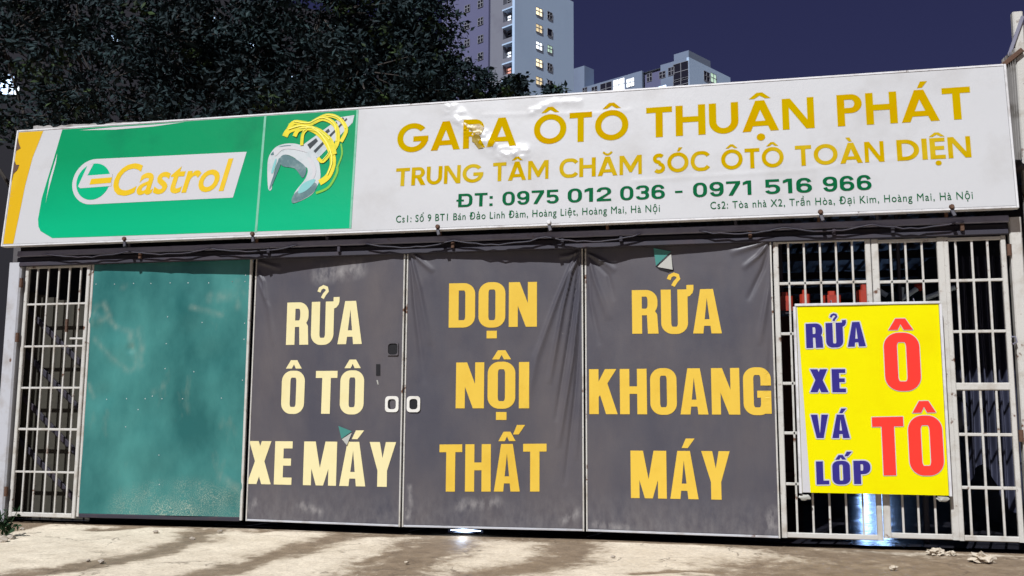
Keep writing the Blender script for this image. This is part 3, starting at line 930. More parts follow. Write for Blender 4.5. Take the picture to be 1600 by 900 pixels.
words((('ĐT:', 716, 771), ('0975', 785, 873), ('012', 887, 955), ('036', 969, 1039), ('-', 1052, 1070), ('0971', 1083, 1176), ('516', 1195, 1269), ('966', 1286, 1362)), EXT, (716, 324), (1362, 296.5), (20.5, 23), .0048, M['letter_green'], 'phone_number', .08)
words((('GARA', 620, 807), ('ÔTÔ', 834, 982), ('THUẬN', 1010, 1273), ('PHÁT', 1309, 1519)), GEO, (620, 239), (1519, 185.5), (44, 50.5), .0028, M['letter_gold'], 'lettering', .05)
words((('TRUNG', 618, 755), ('TÂM', 770, 857), ('CHĂM', 874, 1003), ('SÓC', 1020, 1108), ('ÔTÔ', 1127, 1225), ('TOÀN', 1243, 1382), ('DIỆN', 1402, 1518)), GEO, (618, 291.5), (1518, 246), (28, 33.5), .0028, M['letter_faded'], 'lettering', .06)
typed(SIGN, 'Cs1: Số 9 BT1 Bán Đảo Linh Đàm, Hoàng Liệt, Hoàng Mai, Hà Nội', (619, 348), (1031, 331), (619, 337.5), .0045, M['letter_green'], 'address_lettering', sign, bold=.0, space=1.12, disp=sign_disp)
typed(SIGN, 'Cs2: Tòa nhà X2, Trần Hòa, Đại Kim, Hoàng Mai, Hà Nội', (1110, 327), (1520, 311), (1110, 316), .0045, M['letter_green'], 'address_lettering', sign, bold=.0, space=1.12, disp=sign_disp)
M['peel'] = mat('peeling_print', lin(140, 118, 30), .4, dirt=lin(95, 60, 30), dirt_amt=.9, dscale=14)
for q in ([(722, 190), (734, 196), (750, 194), (757, 200), (752, 212), (740, 208), (731, 200)], [(738, 215), (748, 208), (752, 216), (746, 226), (738, 222)], [(741, 224), (750, 226), (756, 232), (748, 233)]):
    sign_flat('peeling_print', [SP(*q)], .0062, M['peel'], grid=.02)
# rust burst at the left end, screw heads along the lower edge
for q in ([(14, 222), (22, 216), (30, 224), (33, 232), (26, 236), (26, 242), (20, 236), (12, 240)], [(14, 262), (20, 256), (24, 252), (26, 258), (31, 258), (28, 266), (22, 272), (14, 286), (10, 290), (12, 276)]):
    sign_flat('rust_patch', [clampv([(max(.004, a), b) for a, b in SP(*q)])], .005, M['rust'], grid=0)
for px, py in ((195, 373.5), (395, 366), (684, 356), (858, 349), (1282, 333), (1487, 326)):
    u, v = SIGN.uv(px, py)
    mb = MB(); mb.tube([SIGN.at(u, .01, .0), SIGN.at(u, .01, .03)], [.028, .02], 8); link('bolt', mb, M['rust'] if px != 858 else M['alu'], sign)
    mb = MB(); mb.beam(SIGN.at(u, -.02, -.005), SIGN.at(u + .02, -.085, .01), .035, .03, up=SIGN.n); link('hook', mb, M['dark_steel'], sign)

# ------------------------------------------------------------------ gate posts
posts = []


def post(px0, px1, z1, ym, label, m='post', hinges=(), wd=None, z0=-.09):
    x = gx((px0 + px1) / 2, 640).x; wdt = wd or (gx(px1, 640).x - gx(px0, 640).x)
    t = thing('gate_post', (x, ym, z0), label, 'post', 'gate posts')
    mb = MB(); mb.beam((x, ym, z0), (x, ym, z1), wdt, wdt * .9, bev=.12); link('shaft', mb, M[m], t)
    for hz, sgn in hinges:
        mb = MB(); mb.tube([(x + sgn * wdt * .62, ym - wdt * .45, hz), (x + sgn * wdt * .62, ym - wdt * .45, hz + .11)], .022, 8); link('hinge', mb, M['rust'], t)
    return t


zt = gx(30, 415).z
post(2, 22, zt + .03, .02, 'pale weathered square post at the far left, hinged to the narrow barred gate', hinges=((gx(40, 450).z, 1), (gx(35, 535).z, 1), (gx(20, 775).z, 1)))
post(1594, 1614, gx(1585, 348).z + .05, .02, 'white rust flecked square post at the far right beside the barred gate', m='white_steel', hinges=((gx(1585, 400).z, -1), (gx(1590, 690).z, -1)))


# ------------------------------------------------------------------ barred leaves
def bar_leaf(t, plane, tops, bots, ytop, ybot, stile_w, bar_w, rails, x0, x1, top_rail=True, m='white_steel', cut=None, mid=()):
    """vertical bars through tops/bots pixels; rails at pixel heights; stiles where the index is in mid"""
    zt_ = plane.hit((tops[0] + tops[-1]) / 2, ytop).z; zb_ = plane.hit((bots[0] + bots[-1]) / 2, ybot).z
    X = []
    for a, b in zip(tops, bots):
        X.append((plane.hit(a, ytop).x + plane.hit(b, ybot).x) / 2)
    y = plane.o.y
    for k, x in enumerate(X):
        st = k in mid or k in (0, len(X) - 1)
        wv = stile_w if st else bar_w
        mb = MB()
        if st: mb.beam((x, y, zb_ - .0), (x, y, zt_ + (.03 if k in mid else 0)), wv, .045)
        else: mb.beam((x, y, zb_ + .02), (x, y, zt_ - .01), wv, wv)
        link('stile' if st else 'bar', mb, M[m], t)
    for r in rails:
        z = plane.hit((tops[0] + tops[-1]) / 2, r[0]).z if not isinstance(r, float) else r
        mb = MB(); mb.beam((X[0] + stile_w / 2, y + .004, z), (X[-1] - stile_w / 2, y + .004, z), r[1], .028 if r[1] < .04 else .052); link('rail', mb, M[m], t)
    mb = MB(); mb.beam((X[0] + stile_w / 2, y, zb_ + .025), (X[-1] - stile_w / 2, y, zb_ + .025), .05, .043); link('bottom_rail', mb, M[m], t)
    if top_rail:
        mb = MB(); mb.beam((X[0] + stile_w / 2, y, zt_ - .02), (X[-1] - stile_w / 2, y, zt_ - .02), .035, .043); link('top_rail', mb, M[m], t)
    return X, zb_, zt_


leftg = thing('barred_gate', (gx(80, 800).x, 0, 0), 'narrow white barred gate leaf at the left end, showing brown boards behind', 'gate', 'barred gate leaves')
bar_leaf(leftg, GATE, [42, 58.5, 75, 92, 109, 126, 140], [20, 35, 52, 69, 86, 104, 116], 414, 808, .045, .021,
         [(475, .024), (541, .024), (606, .024), (671, .028), (738, .024)], 0, 0)
mb = MB(); p = gx(107, 507); mb.beam((p.x, -.03, p.z - .09), (p.x, -.03, p.z + .06), .03, .03); link('bolt_latch', mb, M['rust'], leftg)
mb = MB(); a, b = gx(110, 529), gx(134, 529); mb.beam((a.x, -.005, a.z), (b.x, -.005, b.z), .022, .02); link('rail', mb, M['white_steel'], leftg)

for which in (0, 1):
    if which == 0:
        tps, bts = [1210, 1229.5, 1254.5, 1279.5, 1304.5, 1329, 1353.5], [1227.5, 1248, 1273, 1299, 1325, 1352, 1377]
        lab = 'left leaf of the wide white barred gate, partly behind the yellow sign'
        rl = [(442, .030), (521, .030), (599, .030), (677, .030), (757, .028)]
    else:
        tps, bts = [1365.5, 1389, 1413, 1438, 1468], [1387.5, 1414, 1438, 1465, 1494]
        lab = 'right leaf of the wide white barred gate, mostly behind the yellow sign'
        rl = [(440, .030), (520, .030), (599, .03), (679, .03), (760, .028)]
    t = thing('barred_gate', (gx(1300 + which * 150, 800).x, 0, 0), lab, 'gate', 'barred gate leaves')
    X, zb_, zt_ = bar_leaf(t, GATE, tps, bts, 373, 842, .066 if which else .052, .020, rl, 0, 0)
t = thing('barred_gate', (gx(1545, 800).x, 0, 0), 'narrow white barred leaf at the right end beside the yellow sign', 'gate', 'barred gate leaves')
bar_leaf(t, GATE, [1476, 1492, 1516, 1541.5, 1568], [1503.5, 1519, 1546.5, 1571, 1594], 370, 846, .046, .021,
         [(438, .028), (518, .028), (604, .072), (679, .030), (762, .030)], 0, 0)
mb = MB(); p = gx(1580, 532); mb.tube([(p.x, -.05, p.z - .04), (p.x + .03, -.07, p.z - .02), (p.x + .02, -.07, p.z + .03), (p.x - .01, -.05, p.z + .03)], .008, 6); link('chain', mb, M['grey_steel'], t)

# ------------------------------------------------------------------ teal sheet leaf
tl = thing('sheet_gate', (gx(250, 800).x, 0, 0), 'teal steel sheet gate leaf with scuffed paint, left of the charcoal panels', 'gate', 'closed gate leaves')
TP = Plane((gx(128, 640).x + .02, -.005, 0), (HP[0].x - .03 - gx(128, 640).x, .09, 0), (0, 0, 1))
tw = (Vector((HP[0].x - .03, 0)) - Vector((TP.o.x, 0))).length; TZ0, TZ1 = .045, Z_TOP - .01
cp = [TP.uv(*p) for p in ((205, 800), (290, 785), (370, 800))]
den = [(TP.uv(190, 540), .30, .012), (TP.uv(205, 545), .08, -.010), (TP.uv(150, 500), .12, .009), (TP.uv(300, 480), .35, .008), (TP.uv(330, 560), .3, -.006), (TP.uv(240, 700), .4, .008), (TP.uv(360, 760), .22, .010), (TP.uv(160, 620), .2, -.008)]


def teal_disp(u, v):
    z = .014 * noise.noise((u * 1.2, v * 1.0, 4)) + .003 * noise.noise((u * 4, v * 3, 8))
    for c, r, a in den:
        d = (Vector((u, v)) - c).length
        if d < r: z += 1.8 * a * (math.cos(d / r * math.pi) + 1) / 2
    return z


nu, nv = 90, 120
vs_ = []; chip = []
for j in range(nv + 1):
    for i in range(nu + 1):
        u, v = tw * i / nu, TZ0 + (TZ1 - TZ0) * j / nv
        vs_.append(TP.at(u, v, teal_disp(u, v)))
        d = seg_d(Vector((u, v)), cp); hh = max(0, 1 - d / .34); chip.append(min(1, hh * 1.5) * (1 if v < .42 else max(0, 1 - (v - .42) / .1)) * (.6 + .8 * noise.noise((u * 5, v * 5, 0))))
mb = MB(); mb.add(vs_, [(j * (nu + 1) + i, j * (nu + 1) + i + 1, (j + 1) * (nu + 1) + i + 1, (j + 1) * (nu + 1) + i) for j in range(nv) for i in range(nu)])
o = link('sheet', mb, M['teal'], tl, smooth=True)
at = o.data.attributes.new('chip', 'FLOAT', 'POINT'); at.data.foreach_set('value', [max(0, c) for c in chip])
SM = [([TP.uv(*q) for q in pts], r_) for pts, r_ in (([(142, 505), (150, 480), (163, 474), (170, 495), (158, 500)], .06), ([(170, 500), (182, 512), (200, 517)], .05), ([(204, 520), (208, 545), (216, 575), (222, 540), (218, 515)], .06),
      ([(148, 530), (175, 560), (200, 580), (222, 572)], .05), ([(138, 600), (146, 620)], .04), ([(330, 465), (375, 460)], .09), ([(192, 450), (196, 445)], .05), ([(345, 745), (374, 765)], .07), ([(300, 480), (345, 492)], .05), ([(372, 480), (372, 440)], .06), ([(240, 612), (252, 605)], .05))]
sv = []
for j in range(nv + 1):
    for i in range(nu + 1):
        p_ = Vector((tw * i / nu, TZ0 + (TZ1 - TZ0) * j / nv)); sv.append(max(max(0, 1 - seg_d(p_, a) / r_) for a, r_ in SM) * (.25 + .55 * abs(noise.noise((p_.x * 9, p_.y * 9, 3)))))
at = o.data.attributes.new('smear', 'FLOAT', 'POINT'); at.data.foreach_set('value', sv)
for u in (.012, tw - .012):
    mb = MB(); mb.beam(TP.at(u, 0.01, -.012), TP.at(u, Z_TOP, -.012), .03, .035, up=TP.n); link('stile', mb, M['white_steel'], tl)
mb = MB(); mb.beam(TP.at(.03, .02, -.016), TP.at(tw - .03, .02, -.016), .045, .035, up=TP.n); link('bottom_rail', mb, M['dark_steel'], tl)
rv = [(150, 444), (179, 444), (209, 443), (236, 443), (266, 442), (294, 442), (326, 442), (363, 440), (139, 513), (137, 535), (131, 614), (166, 624), (198, 623), (227, 623), (238, 619), (253, 623), (285, 623), (346, 622), (260, 537), (262, 495), (316, 504), (258, 576), (303, 581), (216, 640), (197, 667), (249, 711), (249, 757), (122, 714), (382, 505), (381, 530), (379, 594), (383, 440), (384, 430)]
for px, py in rv:
    u, v = TP.uv(px, py); u = max(.012, min(tw - .012, u)); r_ = .0075
    mb = MB(); mb.tube([TP.at(u, v, teal_disp(u, v) - .002), TP.at(u, v, teal_disp(u, v) + .004)], [r_, r_ * .6], 6); link('rivet', mb, M['alu'], tl)


# ------------------------------------------------------------------ charcoal tarpaulin leaves
def tarp_leaf(i, label, folds, lines, lm, smears=()):
    a, b = HP[i], HP[i + 1]
    gap = .022
    d = (b - a).normalized(); a2 = a + d * gap; b2 = b - d * gap
    P = Plane(a2, b2 - a2, (0, 0, 1)); wd = (b2 - a2).length
    t = thing('tarpaulin_gate', tuple((a2 + b2) / 2), label, 'gate', 'closed gate leaves')
    fo = [([P.uv(*q) for q in pts], w_, am) for pts, w_, am in folds]

    def disp(u, v):
        z = .009 * noise.noise((u * 1.5 + i * 5, v * .8, 2)) + .0035 * noise.noise((u * 4.5, v * 1.3, i)) + .0012 * abs(noise.noise((u * 9 + v * 3, v * 3 - u * 2, i + 4)))
        p = Vector((u, v))
        for pts, w_, am in fo:
            L = sum((y - x).length for x, y in zip(pts, pts[1:])); acc = 0
            bd, bk = 9, 0
            for x, y in zip(pts, pts[1:]):
                ab = y - x; k = max(0, min(1, (p - x).dot(ab) / ab.length_squared)); dd = (p - x - ab * k).length
                if dd < bd: bd, bk = dd, (acc + ab.length * k) / L
                acc += ab.length
            wk = w_ * (.35 + .9 * bk)
            if bd < wk * 2:
                q = bd / wk
                z += am * 2.9 * math.exp(-q * q * 2.2) * (1 - bk) ** .6
        e = min(u, wd - u, .06) / .06
        return z * e + .002
    z0, z1 = .03, Z_TOP - .012
    nu, nv = int(wd / .013), int((z1 - z0) / .016)
    mb = MB(); mb.add([P.at(wd * p / nu, z0 + (z1 - z0) * q / nv, disp(wd * p / nu, z0 + (z1 - z0) * q / nv)) for q in range(nv + 1) for p in range(nu + 1)],
                      [(q * (nu + 1) + p, q * (nu + 1) + p + 1, (q + 1) * (nu + 1) + p + 1, (q + 1) * (nu + 1) + p) for q in range(nv) for p in range(nu)])
    ob = link('tarpaulin', mb, M['tarp'], t, smooth=True)
    SMT = [([P.uv(*q) for q in pts], r_) for pts, r_ in smears]
    at = ob.data.attributes.new('smear', 'FLOAT', 'POINT')
    at.data.foreach_set('value', [max([max(0, 1 - seg_d(Vector((wd * p / nu, z0 + (z1 - z0) * q / nv)), a_) / r_) for a_, r_ in SMT] + [.32 * max(0, 1 - (z0 + (z1 - z0) * q / nv) / .45)]) for q in range(nv + 1) for p in range(nu + 1)])
    for u in (-.004, wd + .004):
        mb = MB(); mb.beam(P.at(u, .005, -.008), P.at(u, Z_TOP, -.008), .016, .034, up=P.n); link('stile', mb, M['white_steel'], t)
    mb = MB(); mb.beam(P.at(.006, .015, -.008), P.at(wd - .006, .015, -.008), .022, .03, up=P.n); link('bottom_rail', mb, M['post'], t)
    for tx, bl_, br_, tp_ in lines:
        letters(P, tx, COND, bl_, br_, tp_, .0035, lm, 'lettering', t, disp, .045)
    return t, P, disp, wd


t2, P2, D2, w2 = tarp_leaf(0, 'charcoal tarpaulin gate leaf with cream lettering for car and motorbike wash', [
    ([(391, 405), (412, 440), (416, 470)], .03, .012), ([(391, 405), (440, 420)], .03, .012), ([(392, 410), (420, 480), (428, 540)], .04, .006), ([(390, 420), (400, 520)], .03, -.006)],
    [('RỬA', (447, 539), (565.5, 537.5), (447, 473)), ('Ô TÔ', (439, 646), (568, 647), (439, 580)), ('XE MÁY', (386, 756), (618, 761), (386, 689))], M['tarp_cream'], [([(385, 800), (400, 785)], .07), ([(470, 790), (500, 800)], .08), ([(500, 430), (560, 420)], .14)])
t3, P3, D3, w3 = tarp_leaf(1, 'charcoal tarpaulin gate leaf with yellow lettering for interior cleaning, strong folds at its right', [
    ([(640, 391), (660, 410), (678, 425)], .03, .014), ([(640, 391), (655, 450), (672, 540)], .045, .010), ([(640, 395), (648, 480), (664, 600)], .04, -.009),
    ([(907, 393), (890, 400), (872, 402)], .03, .012), ([(907, 395), (893, 425), (880, 480), (858, 600)], .032, .018), ([(908, 395), (901, 440), (893, 500), (868, 660)], .026, -.016),
    ([(909, 396), (905, 470), (895, 560), (872, 700)], .028, .018), ([(909, 420), (907, 520), (898, 620), (882, 760)], .026, -.014), ([(900, 396), (870, 470), (838, 560), (822, 640)], .05, .010), ([(909, 440), (908, 600), (900, 720)], .025, .012)],
    [('DỌN', (701, 512), (839, 510.5), (701, 443)), ('NỘI', (712, 638), (827, 638), (712, 566.5)), ('THẤT', (686, 768), (854, 768), (686, 694.5))], M['tarp_gold'], [([(720, 790), (775, 785)], .10), ([(636, 810), (640, 800)], .05), ([(880, 815), (905, 800)], .08), ([(640, 760), (642, 790)], .04)])
t4, P4, D4, w4 = tarp_leaf(2, 'charcoal tarpaulin gate leaf with yellow lettering for engine bay washing, torn near its top', [
    ([(918, 396), (945, 410), (962, 424)], .03, .013), ([(918, 396), (930, 440), (952, 500)], .04, .009), ([(918, 398), (922, 470), (938, 540)], .035, -.009), ([(918, 398), (950, 430), (960, 470)], .03, -.006),
    ([(1206, 373), (1180, 384), (1140, 396)], .04, .013), ([(1206, 373), (1185, 400), (1160, 420)], .03, .014), ([(1206, 374), (1192, 420), (1168, 470)], .03, -.012), ([(1207, 378), (1202, 450), (1186, 540)], .035, .012), ([(1207, 400), (1206, 520), (1200, 640)], .03, -.009)],
    [('RỬA', (988, 521.5), (1128, 521), (988, 453.5)), ('KHOANG', (921, 647), (1206, 648), (921, 577)), ('MÁY', (986, 778), (1142, 781), (986, 704))], M['tarp_gold'], [([(1200, 826), (1208, 800)], .09), ([(1205, 820), (1215, 826)], .1), ([(930, 820), (980, 826)], .07)])


def leaf_bit(name, P, D, polys, off, m, par, z2=None):
    q = [poly_px(P, p) for p in polys]
    return link(name, flat(P, q, off, D), m, par)


def plate(name, P, D, par, cx, cy, w_, h_, r_, hole, m):
    """a pull handle: rounded ring standing proud round a dark opening"""
    c = P.uv(cx, cy); s = P.uv(cx + w_ / 2, cy).x - c.x; hh = c.y - P.uv(cx, cy + h_ / 2).y
    mb = MB(); R_ = ring(-s, -hh, s, hh, r_ * s, r_ * s, s * (1 - hole), s * (1 - hole), n=4)
    for q in R_:
        A = [P.at(c.x + x, c.y + y, .016) for x, y in q]; B = [P.at(c.x + x, c.y + y, .004) for x, y in q]
        mb.add(A + B, [(0, 1, 2, 3), (4, 7, 6, 5), (0, 4, 5, 1), (2, 6, 7, 3)])
    o = link(name, mb, m, par)
    mb = flat(P, [[(c.x + x, c.y + y) for x, y in ((-s * hole, -hh * hole), (s * hole, -hh * hole), (s * hole, hh * hole), (-s * hole, hh * hole))]], .0055)
    link('opening', mb, M['interior_black'], o)


M['handle_white'] = mat('handle_white', (.62, .61, .57), .4, dirt=(.4, .37, .3), dirt_amt=.5, dscale=12)
plate('pull_handle', P2, D2, t2, 613, 631.5, 21, 25, .5, .60, M['handle_white'])
plate('pull_handle', P3, D3, t3, 646.5, 631.5, 21, 25, .5, .60, M['handle_white'])
plate('peephole', P2, D2, t2, 614.5, 545.5, 17, 20, .2, .86, M['tarp'])
leaf_bit('slot', P2, D2, [[(588, 569), (594.5, 569), (594.5, 587), (588, 587)]], .005, M['interior_black'], t2)
leaf_bit('scuff', P2, D2, [[(588.5, 594), (591, 594), (592, 601), (590.5, 601)]], .005, M['pale_patch'], t2)
Q4 = lambda x, y: (900 + x / 3.4625, 360 + y / 3.4625); Q2 = lambda x, y: (370 + x / 3.462, 580 + y / 3.462)
leaf_bit('tear', P4, D4, [[Q4(430, 195), Q4(515, 130), Q4(530, 218), Q4(500, 228), Q4(455, 215)]], .004, M['interior_black'], t4)


def flap(P, D, par, a, b, c, lift, m):
    A, B, C_ = P.uv(*a), P.uv(*b), P.uv(*c)
    mb = MB(); d0 = D(A.x, A.y) + .006
    v = [P.at(A.x, A.y, d0), P.at(B.x, B.y, d0), P.at(C_.x, C_.y, d0 + lift)]
    w_ = [p - P.n * .002 for p in v]
    mb.add(v + w_, [(0, 1, 2), (5, 4, 3), (0, 3, 4, 1), (1, 4, 5, 2), (2, 5, 3, 0)])
    link('torn_flap', mb, m, par)


flap(P4, D4, t4, Q4(515, 115), Q4(433, 192), Q4(421, 97), .02, M['teal_patch'])
flap(P4, D4, t4, Q4(515, 128), Q4(440, 198), Q4(524, 214), .012, M['pale_patch'])
flap(P2, D2, t2, Q2(625, 325), Q2(568, 365), Q2(556, 296), .02, M['teal_patch'])
flap(P2, D2, t2, Q2(625, 332), Q2(570, 368), Q2(600, 400), .012, M['pale_patch'])

# ------------------------------------------------------------------ yellow sign hanging on the barred gate
YS = Plane((gx(1250, 772).x, -.10, gx(1250, 772).z), (1, 0, 0), (0, .0, 1))
YP = Plane((0, -.13, 0), (1, 0, 0), (0, 0, 1))
ys = thing('hanging_sign', tuple(YP.hit(1365, 772)), 'bright yellow sign with blue and red writing, wired to the barred gate', 'sign')
TLc, TRc, BRc, BLc = [YP.hit(*p) for p in ((1242, 478), (1471, 471), (1482, 770), (1252, 772))]
yx0, yx1 = (TLc.x + BLc.x) / 2, (TRc.x + BRc.x) / 2; yz0, yz1 = (BLc.z + BRc.z) / 2, (TLc.z + TRc.z) / 2
mb = MB(); mb.box((yx0 + .012, -.118, yz0 + .012), (yx1 - .012, -.075, yz1 - .012)); link('back_panel', mb, M['grey_steel'], ys)
for nm, a, b in (('frame_bar', (yx0, yz1), (yx1, yz1)), ('frame_bar', (yx0 - .004, yz0 - .012), (yx0 - .004, yz1 - .016)), ('frame_bar', (yx1 + .004, yz0 - .012), (yx1 + .004, yz1 - .016))):
    mb = MB(); mb.beam((a[0], -.108, a[1]), (b[0], -.108, b[1]), .026, .062); link(nm, mb, M['alu'], ys)
face_d = lambda u, v: .004 * noise.noise((u * 2.1, v * 1.6, 7)) + .0015 * noise.noise((u * 6, v * 4, 7))
fa = [(yx0 + .012, yz0 - .004), (yx1 - .012, yz0 - .006), (yx1 - .012, yz1 - .014), (yx0 + .012, yz1 - .014)]
link('printed_face', flat(YP, [fa], -.003, face_d, .05), M['sign_yellow'], ys, smooth=True)
link('white_border', flat(YP, [[(yx0 + .0125, yz0 - .003), (yx0 + .085, yz0 - .003), (yx0 + .04, yz0 + 1.2), (yx0 + .02, yz1 - .02), (yx0 + .0125, yz1 - .02)]], -.0005, face_d, .1), M['print_white'], ys)
hb = (.011, M['print_white'])
S1 = dict(COND); S1['s'] = .26; S1['W'] = {k: v * 1.12 for k, v in COND['W'].items()}; S1['gap'] = .13
for tx, a, b, c in (('RỬA', (1260, 544), (1353, 541), (1260, 506)), ('XE', (1266, 613), (1322, 613), (1266, 577)), ('VÁ', (1268, 684.5), (1328, 684.5), (1268, 648)), ('LỐP', (1276, 757), (1361, 756), (1276, 721))):
    letters(YP, tx, S1, a, b, c, .0022, M['sign_blue'], 'lettering', ys, face_d, .05, halo=(.012, M['print_white']))
letters(YP, 'Ô', COND, (1384, 610), (1440, 610), (1384, 521), .0022, M['sign_red'], 'lettering', ys, face_d, .05, halo=(.006, M['print_white']))
letters(YP, 'TÔ', COND, (1366, 743), (1476, 742), (1366, 652), .0022, M['sign_red'], 'lettering', ys, face_d, .05, halo=(.006, M['print_white']))
for px, py in ((1258, 774), (1474, 776)):
    p = YP.hit(px, py); mb = MB(); mb.blob(p + Vector((0, .02, -.02)), (.055, .012, .03), px, .5, 2.2); link('torn_corner', mb, M['pale_patch'], ys)
mb = MB()
for px in (1300, 1430):
    p = YP.hit(px, 471); mb.tube([(p.x, -.10, yz1), (p.x, -.05, yz1 + .05), (p.x, .02, yz1 + .04)], .004, 5)
link('wire', mb, M['grey_steel'], ys)

# ------------------------------------------------------------------ things seen through the bars
M['boards'] = mat('brown_hoarding', (.034, .031, .022), .9, dirt=(.018, .017, .013), dirt_amt=.8, dscale=4, bump=.3, bscale=20, stretch=(3, 1, .4))
bp_ = Plane((0, .24, 0), (1, 0, 0), (0, 0, 1))
hx0, hx1 = bp_.hit(14, 640).x, bp_.hit(150, 640).x; hz = bp_.hit(60, 452).z
hoard = thing('board_screen', ((hx0 + hx1) / 2, .24, -.05), 'brown board screen with dark diagonal braces behind the left barred gate', 'screen')
mb = MB(); x = hx0
while x < hx1:
    mb.box((x, .24, -.05), (min(x + .135, hx1), .26, hz - .25 * (x - hx0))); x += .14
link('board', mb, M['boards'], hoard)
for k in range(5):
    z_ = hz - .1 - k * .52
    if z_ < .7: break
    mb = MB(); mb.beam((hx0, .222, z_), (hx1, .222, z_ - 1.0), .06, .028); link('brace', mb, M['dark_steel'], hoard)  # dark bars added in place of diagonal shadows across the boards

M['red_cloth'] = mat('red_plastic', (.33, .028, .012), .5, dirt=(.06, .007, .006), dirt_amt=.8, dscale=8)
M['blue_tube'] = mat('pale_blue_steel', (.42, .52, .58), .4, dirt=(.2, .25, .28), dirt_amt=.6)
M['pale_sheet'] = mat('pale_plastic_sheet', (.030, .033, .058), .5, dirt=(.014, .015, .028), dirt_amt=.9, dscale=3, stretch=(4, 1, .5))
M['red_dark'] = mat('dark_red_steel', (.10, .012, .012), .5)
IN = lambda y: Plane((0, y, 0), (1, 0, 0), (0, 0, 1))
rl = IN(.30)
shelf = thing('wall_rack', tuple(rl.hit(1290, 470)), 'dark steel hanging rack high up inside the garage behind the bars', 'rack')
a, b = rl.hit(1216, 487), rl.hit(1420, 478)
mb = MB(); mb.box((a.x, .22, a.z - .03), (b.x, .50, a.z)); link('shelf_board', mb, M['dark_steel'], shelf)
for x in (a.x + .05, b.x - .05):
    mb = MB(); mb.beam((x, .47, a.z), (x, .47, BZ - .03), .035, .035, up=(0, 1, 0)); link('hanger', mb, M['dark_steel'], shelf)
for k, (px, w_, h_) in enumerate(((1226, .16, .20), (1258, .10, .22), (1300, .17, .2), (1351, .13, .26))):  # plain red cans stand in for the red glows behind the bars
    c = rl.hit(px, 480); mb = MB()
    mb.beam((c.x, .32, a.z), (c.x, .32, a.z + h_ * .78), w_, .14, up=(0, -1, 0), bev=.2)
    mb.beam((c.x, .32, a.z + h_ * .78), (c.x, .32, a.z + h_), w_ * .45, .07, bev=.2)
    tag(link('oil_can', mb, M['red_cloth']), ['red can at the left end of the rack behind the bars', 'slim red can second from left on the rack behind the bars', 'wide red can third from left on the rack behind the bars', 'tall red can at the right of the rack beside the thick stile'][k], 'can', 'red cans on the rack')
arms = thing('tool_arm', tuple(IN(.5).hit(1420, 470)), 'pale blue jointed steel tool arms above the yellow sign inside the garage', 'tool arm')
for q in ([(1372, 453), (1386, 462)], [(1409, 449), (1408, 468)], [(1408, 468), (1437, 448)], [(1446, 466), (1475, 455), (1492, 449)]):
    mb = MB(); mb.tube([IN(.5).hit(*p) for p in q], .026, 8); link('arm', mb, M['blue_tube'], arms)
mb = MB(); mb.blob(IN(.5).hit(1437, 448), (.05, .05, .04), 3); link('joint', mb, M['red_cloth'], arms)
mb = MB(); p = IN(.5).hit(1430, 470); mb.tube([(p.x, .5, p.z - .02), (p.x, .5, -.05)], .03, 8); link('stand', mb, M['dark_steel'], arms)
cur = MB(); cp_ = IN(1.1); x0, x1 = cp_.hit(1505, 600).x, cp_.hit(1590, 600).x; zt2 = cp_.hit(1560, 400).z; n = 60
cur.add([(x0 + (x1 - x0) * i / n + .0 * j, 1.1 + .05 * math.sin(i * .75 + .4 * math.sin(j * .35)) + .03 * noise.noise((i * .2, j * .2, 1)), zt2 - (zt2 - .45) * j / 20 * (1 - .1 * math.sin(i * .1))) for j in range(21) for i in range(n + 1)],
        [(j * (n + 1) + i, j * (n + 1) + i + 1, (j + 1) * (n + 1) + i + 1, (j + 1) * (n + 1) + i) for j in range(20) for i in range(n)])
tag(link('plastic_curtain', cur, M['pale_sheet'], smooth=True), 'dull grey plastic curtain hanging behind the right end barred leaf', 'curtain')
lt = thing('car_lift', tuple(IN(5.2).hit(1235, 780)), 'dark red steel column of a car lift deep inside the garage', 'car lift')
c = IN(5.2).hit(1235, 700); mb = MB(); mb.box((c.x - .14, 5.1, -.05), (c.x + .14, 5.35, 3.0)); link('column', mb, M['red_dark'], lt)
mb = MB(); mb.box((c.x - .3, 4.9, -.05), (c.x + .3, 5.5, -.02)); link('base_plate', mb, M['dark_steel'], lt)
mb = MB(); mb.beam((c.x - .5, 5.0, .35), (c.x + .5, 5.0, .35), .1, .1); link('arm', mb, M['red_dark'], lt)
bag = MB(); bag.blob(IN(.9).hit(1497, 650), (.10, .08, .17), 2, .5, 2.0); bag.blob(IN(.9).hit(1496, 598), (.08, .07, .16), 5, .5, 2.2)
tag(link('plastic_bag', bag, M['pale_sheet'], smooth=True), 'pale plastic bag hanging just right of the yellow sign', 'bag')

# a lit panel lamp standing at the back of the garage: its light streaks across the wet floor
M['lamp_panel'] = emit_mat('lamp_panel', (.30, .52, 1.0), 8)
lp = IN(11.2).hit(1388, 700)
pl = thing('panel_lamp', (lp.x, 11.2, -.055), 'lit bluish panel lamp standing at the back behind the yellow sign', 'lamp')
for dx in (-.64, .64):
    mb = MB(); mb.beam((lp.x + dx, 11.2, -.055), (lp.x + dx, 11.2, 1.62), .04, .04); link('upright', mb, M['grey_steel'], pl)
    mb = MB(); mb.beam((lp.x + dx, 10.95, -.035), (lp.x + dx, 11.45, -.035), .04, .04, up=(0, 0, 1)); link('foot', mb, M['grey_steel'], pl)
for dx in (-.5, -.17, .17, .5):
    mb = MB(); mb.tube([(lp.x + dx, 11.17, .25), (lp.x + dx, 11.17, 1.55)], .055, 10); link('tube', mb, M['lamp_panel'], pl)
mb = MB(); mb.box((lp.x - .62, 11.23, .2), (lp.x + .62, 11.26, 1.6)); link('back_plate', mb, M['alu'], pl)

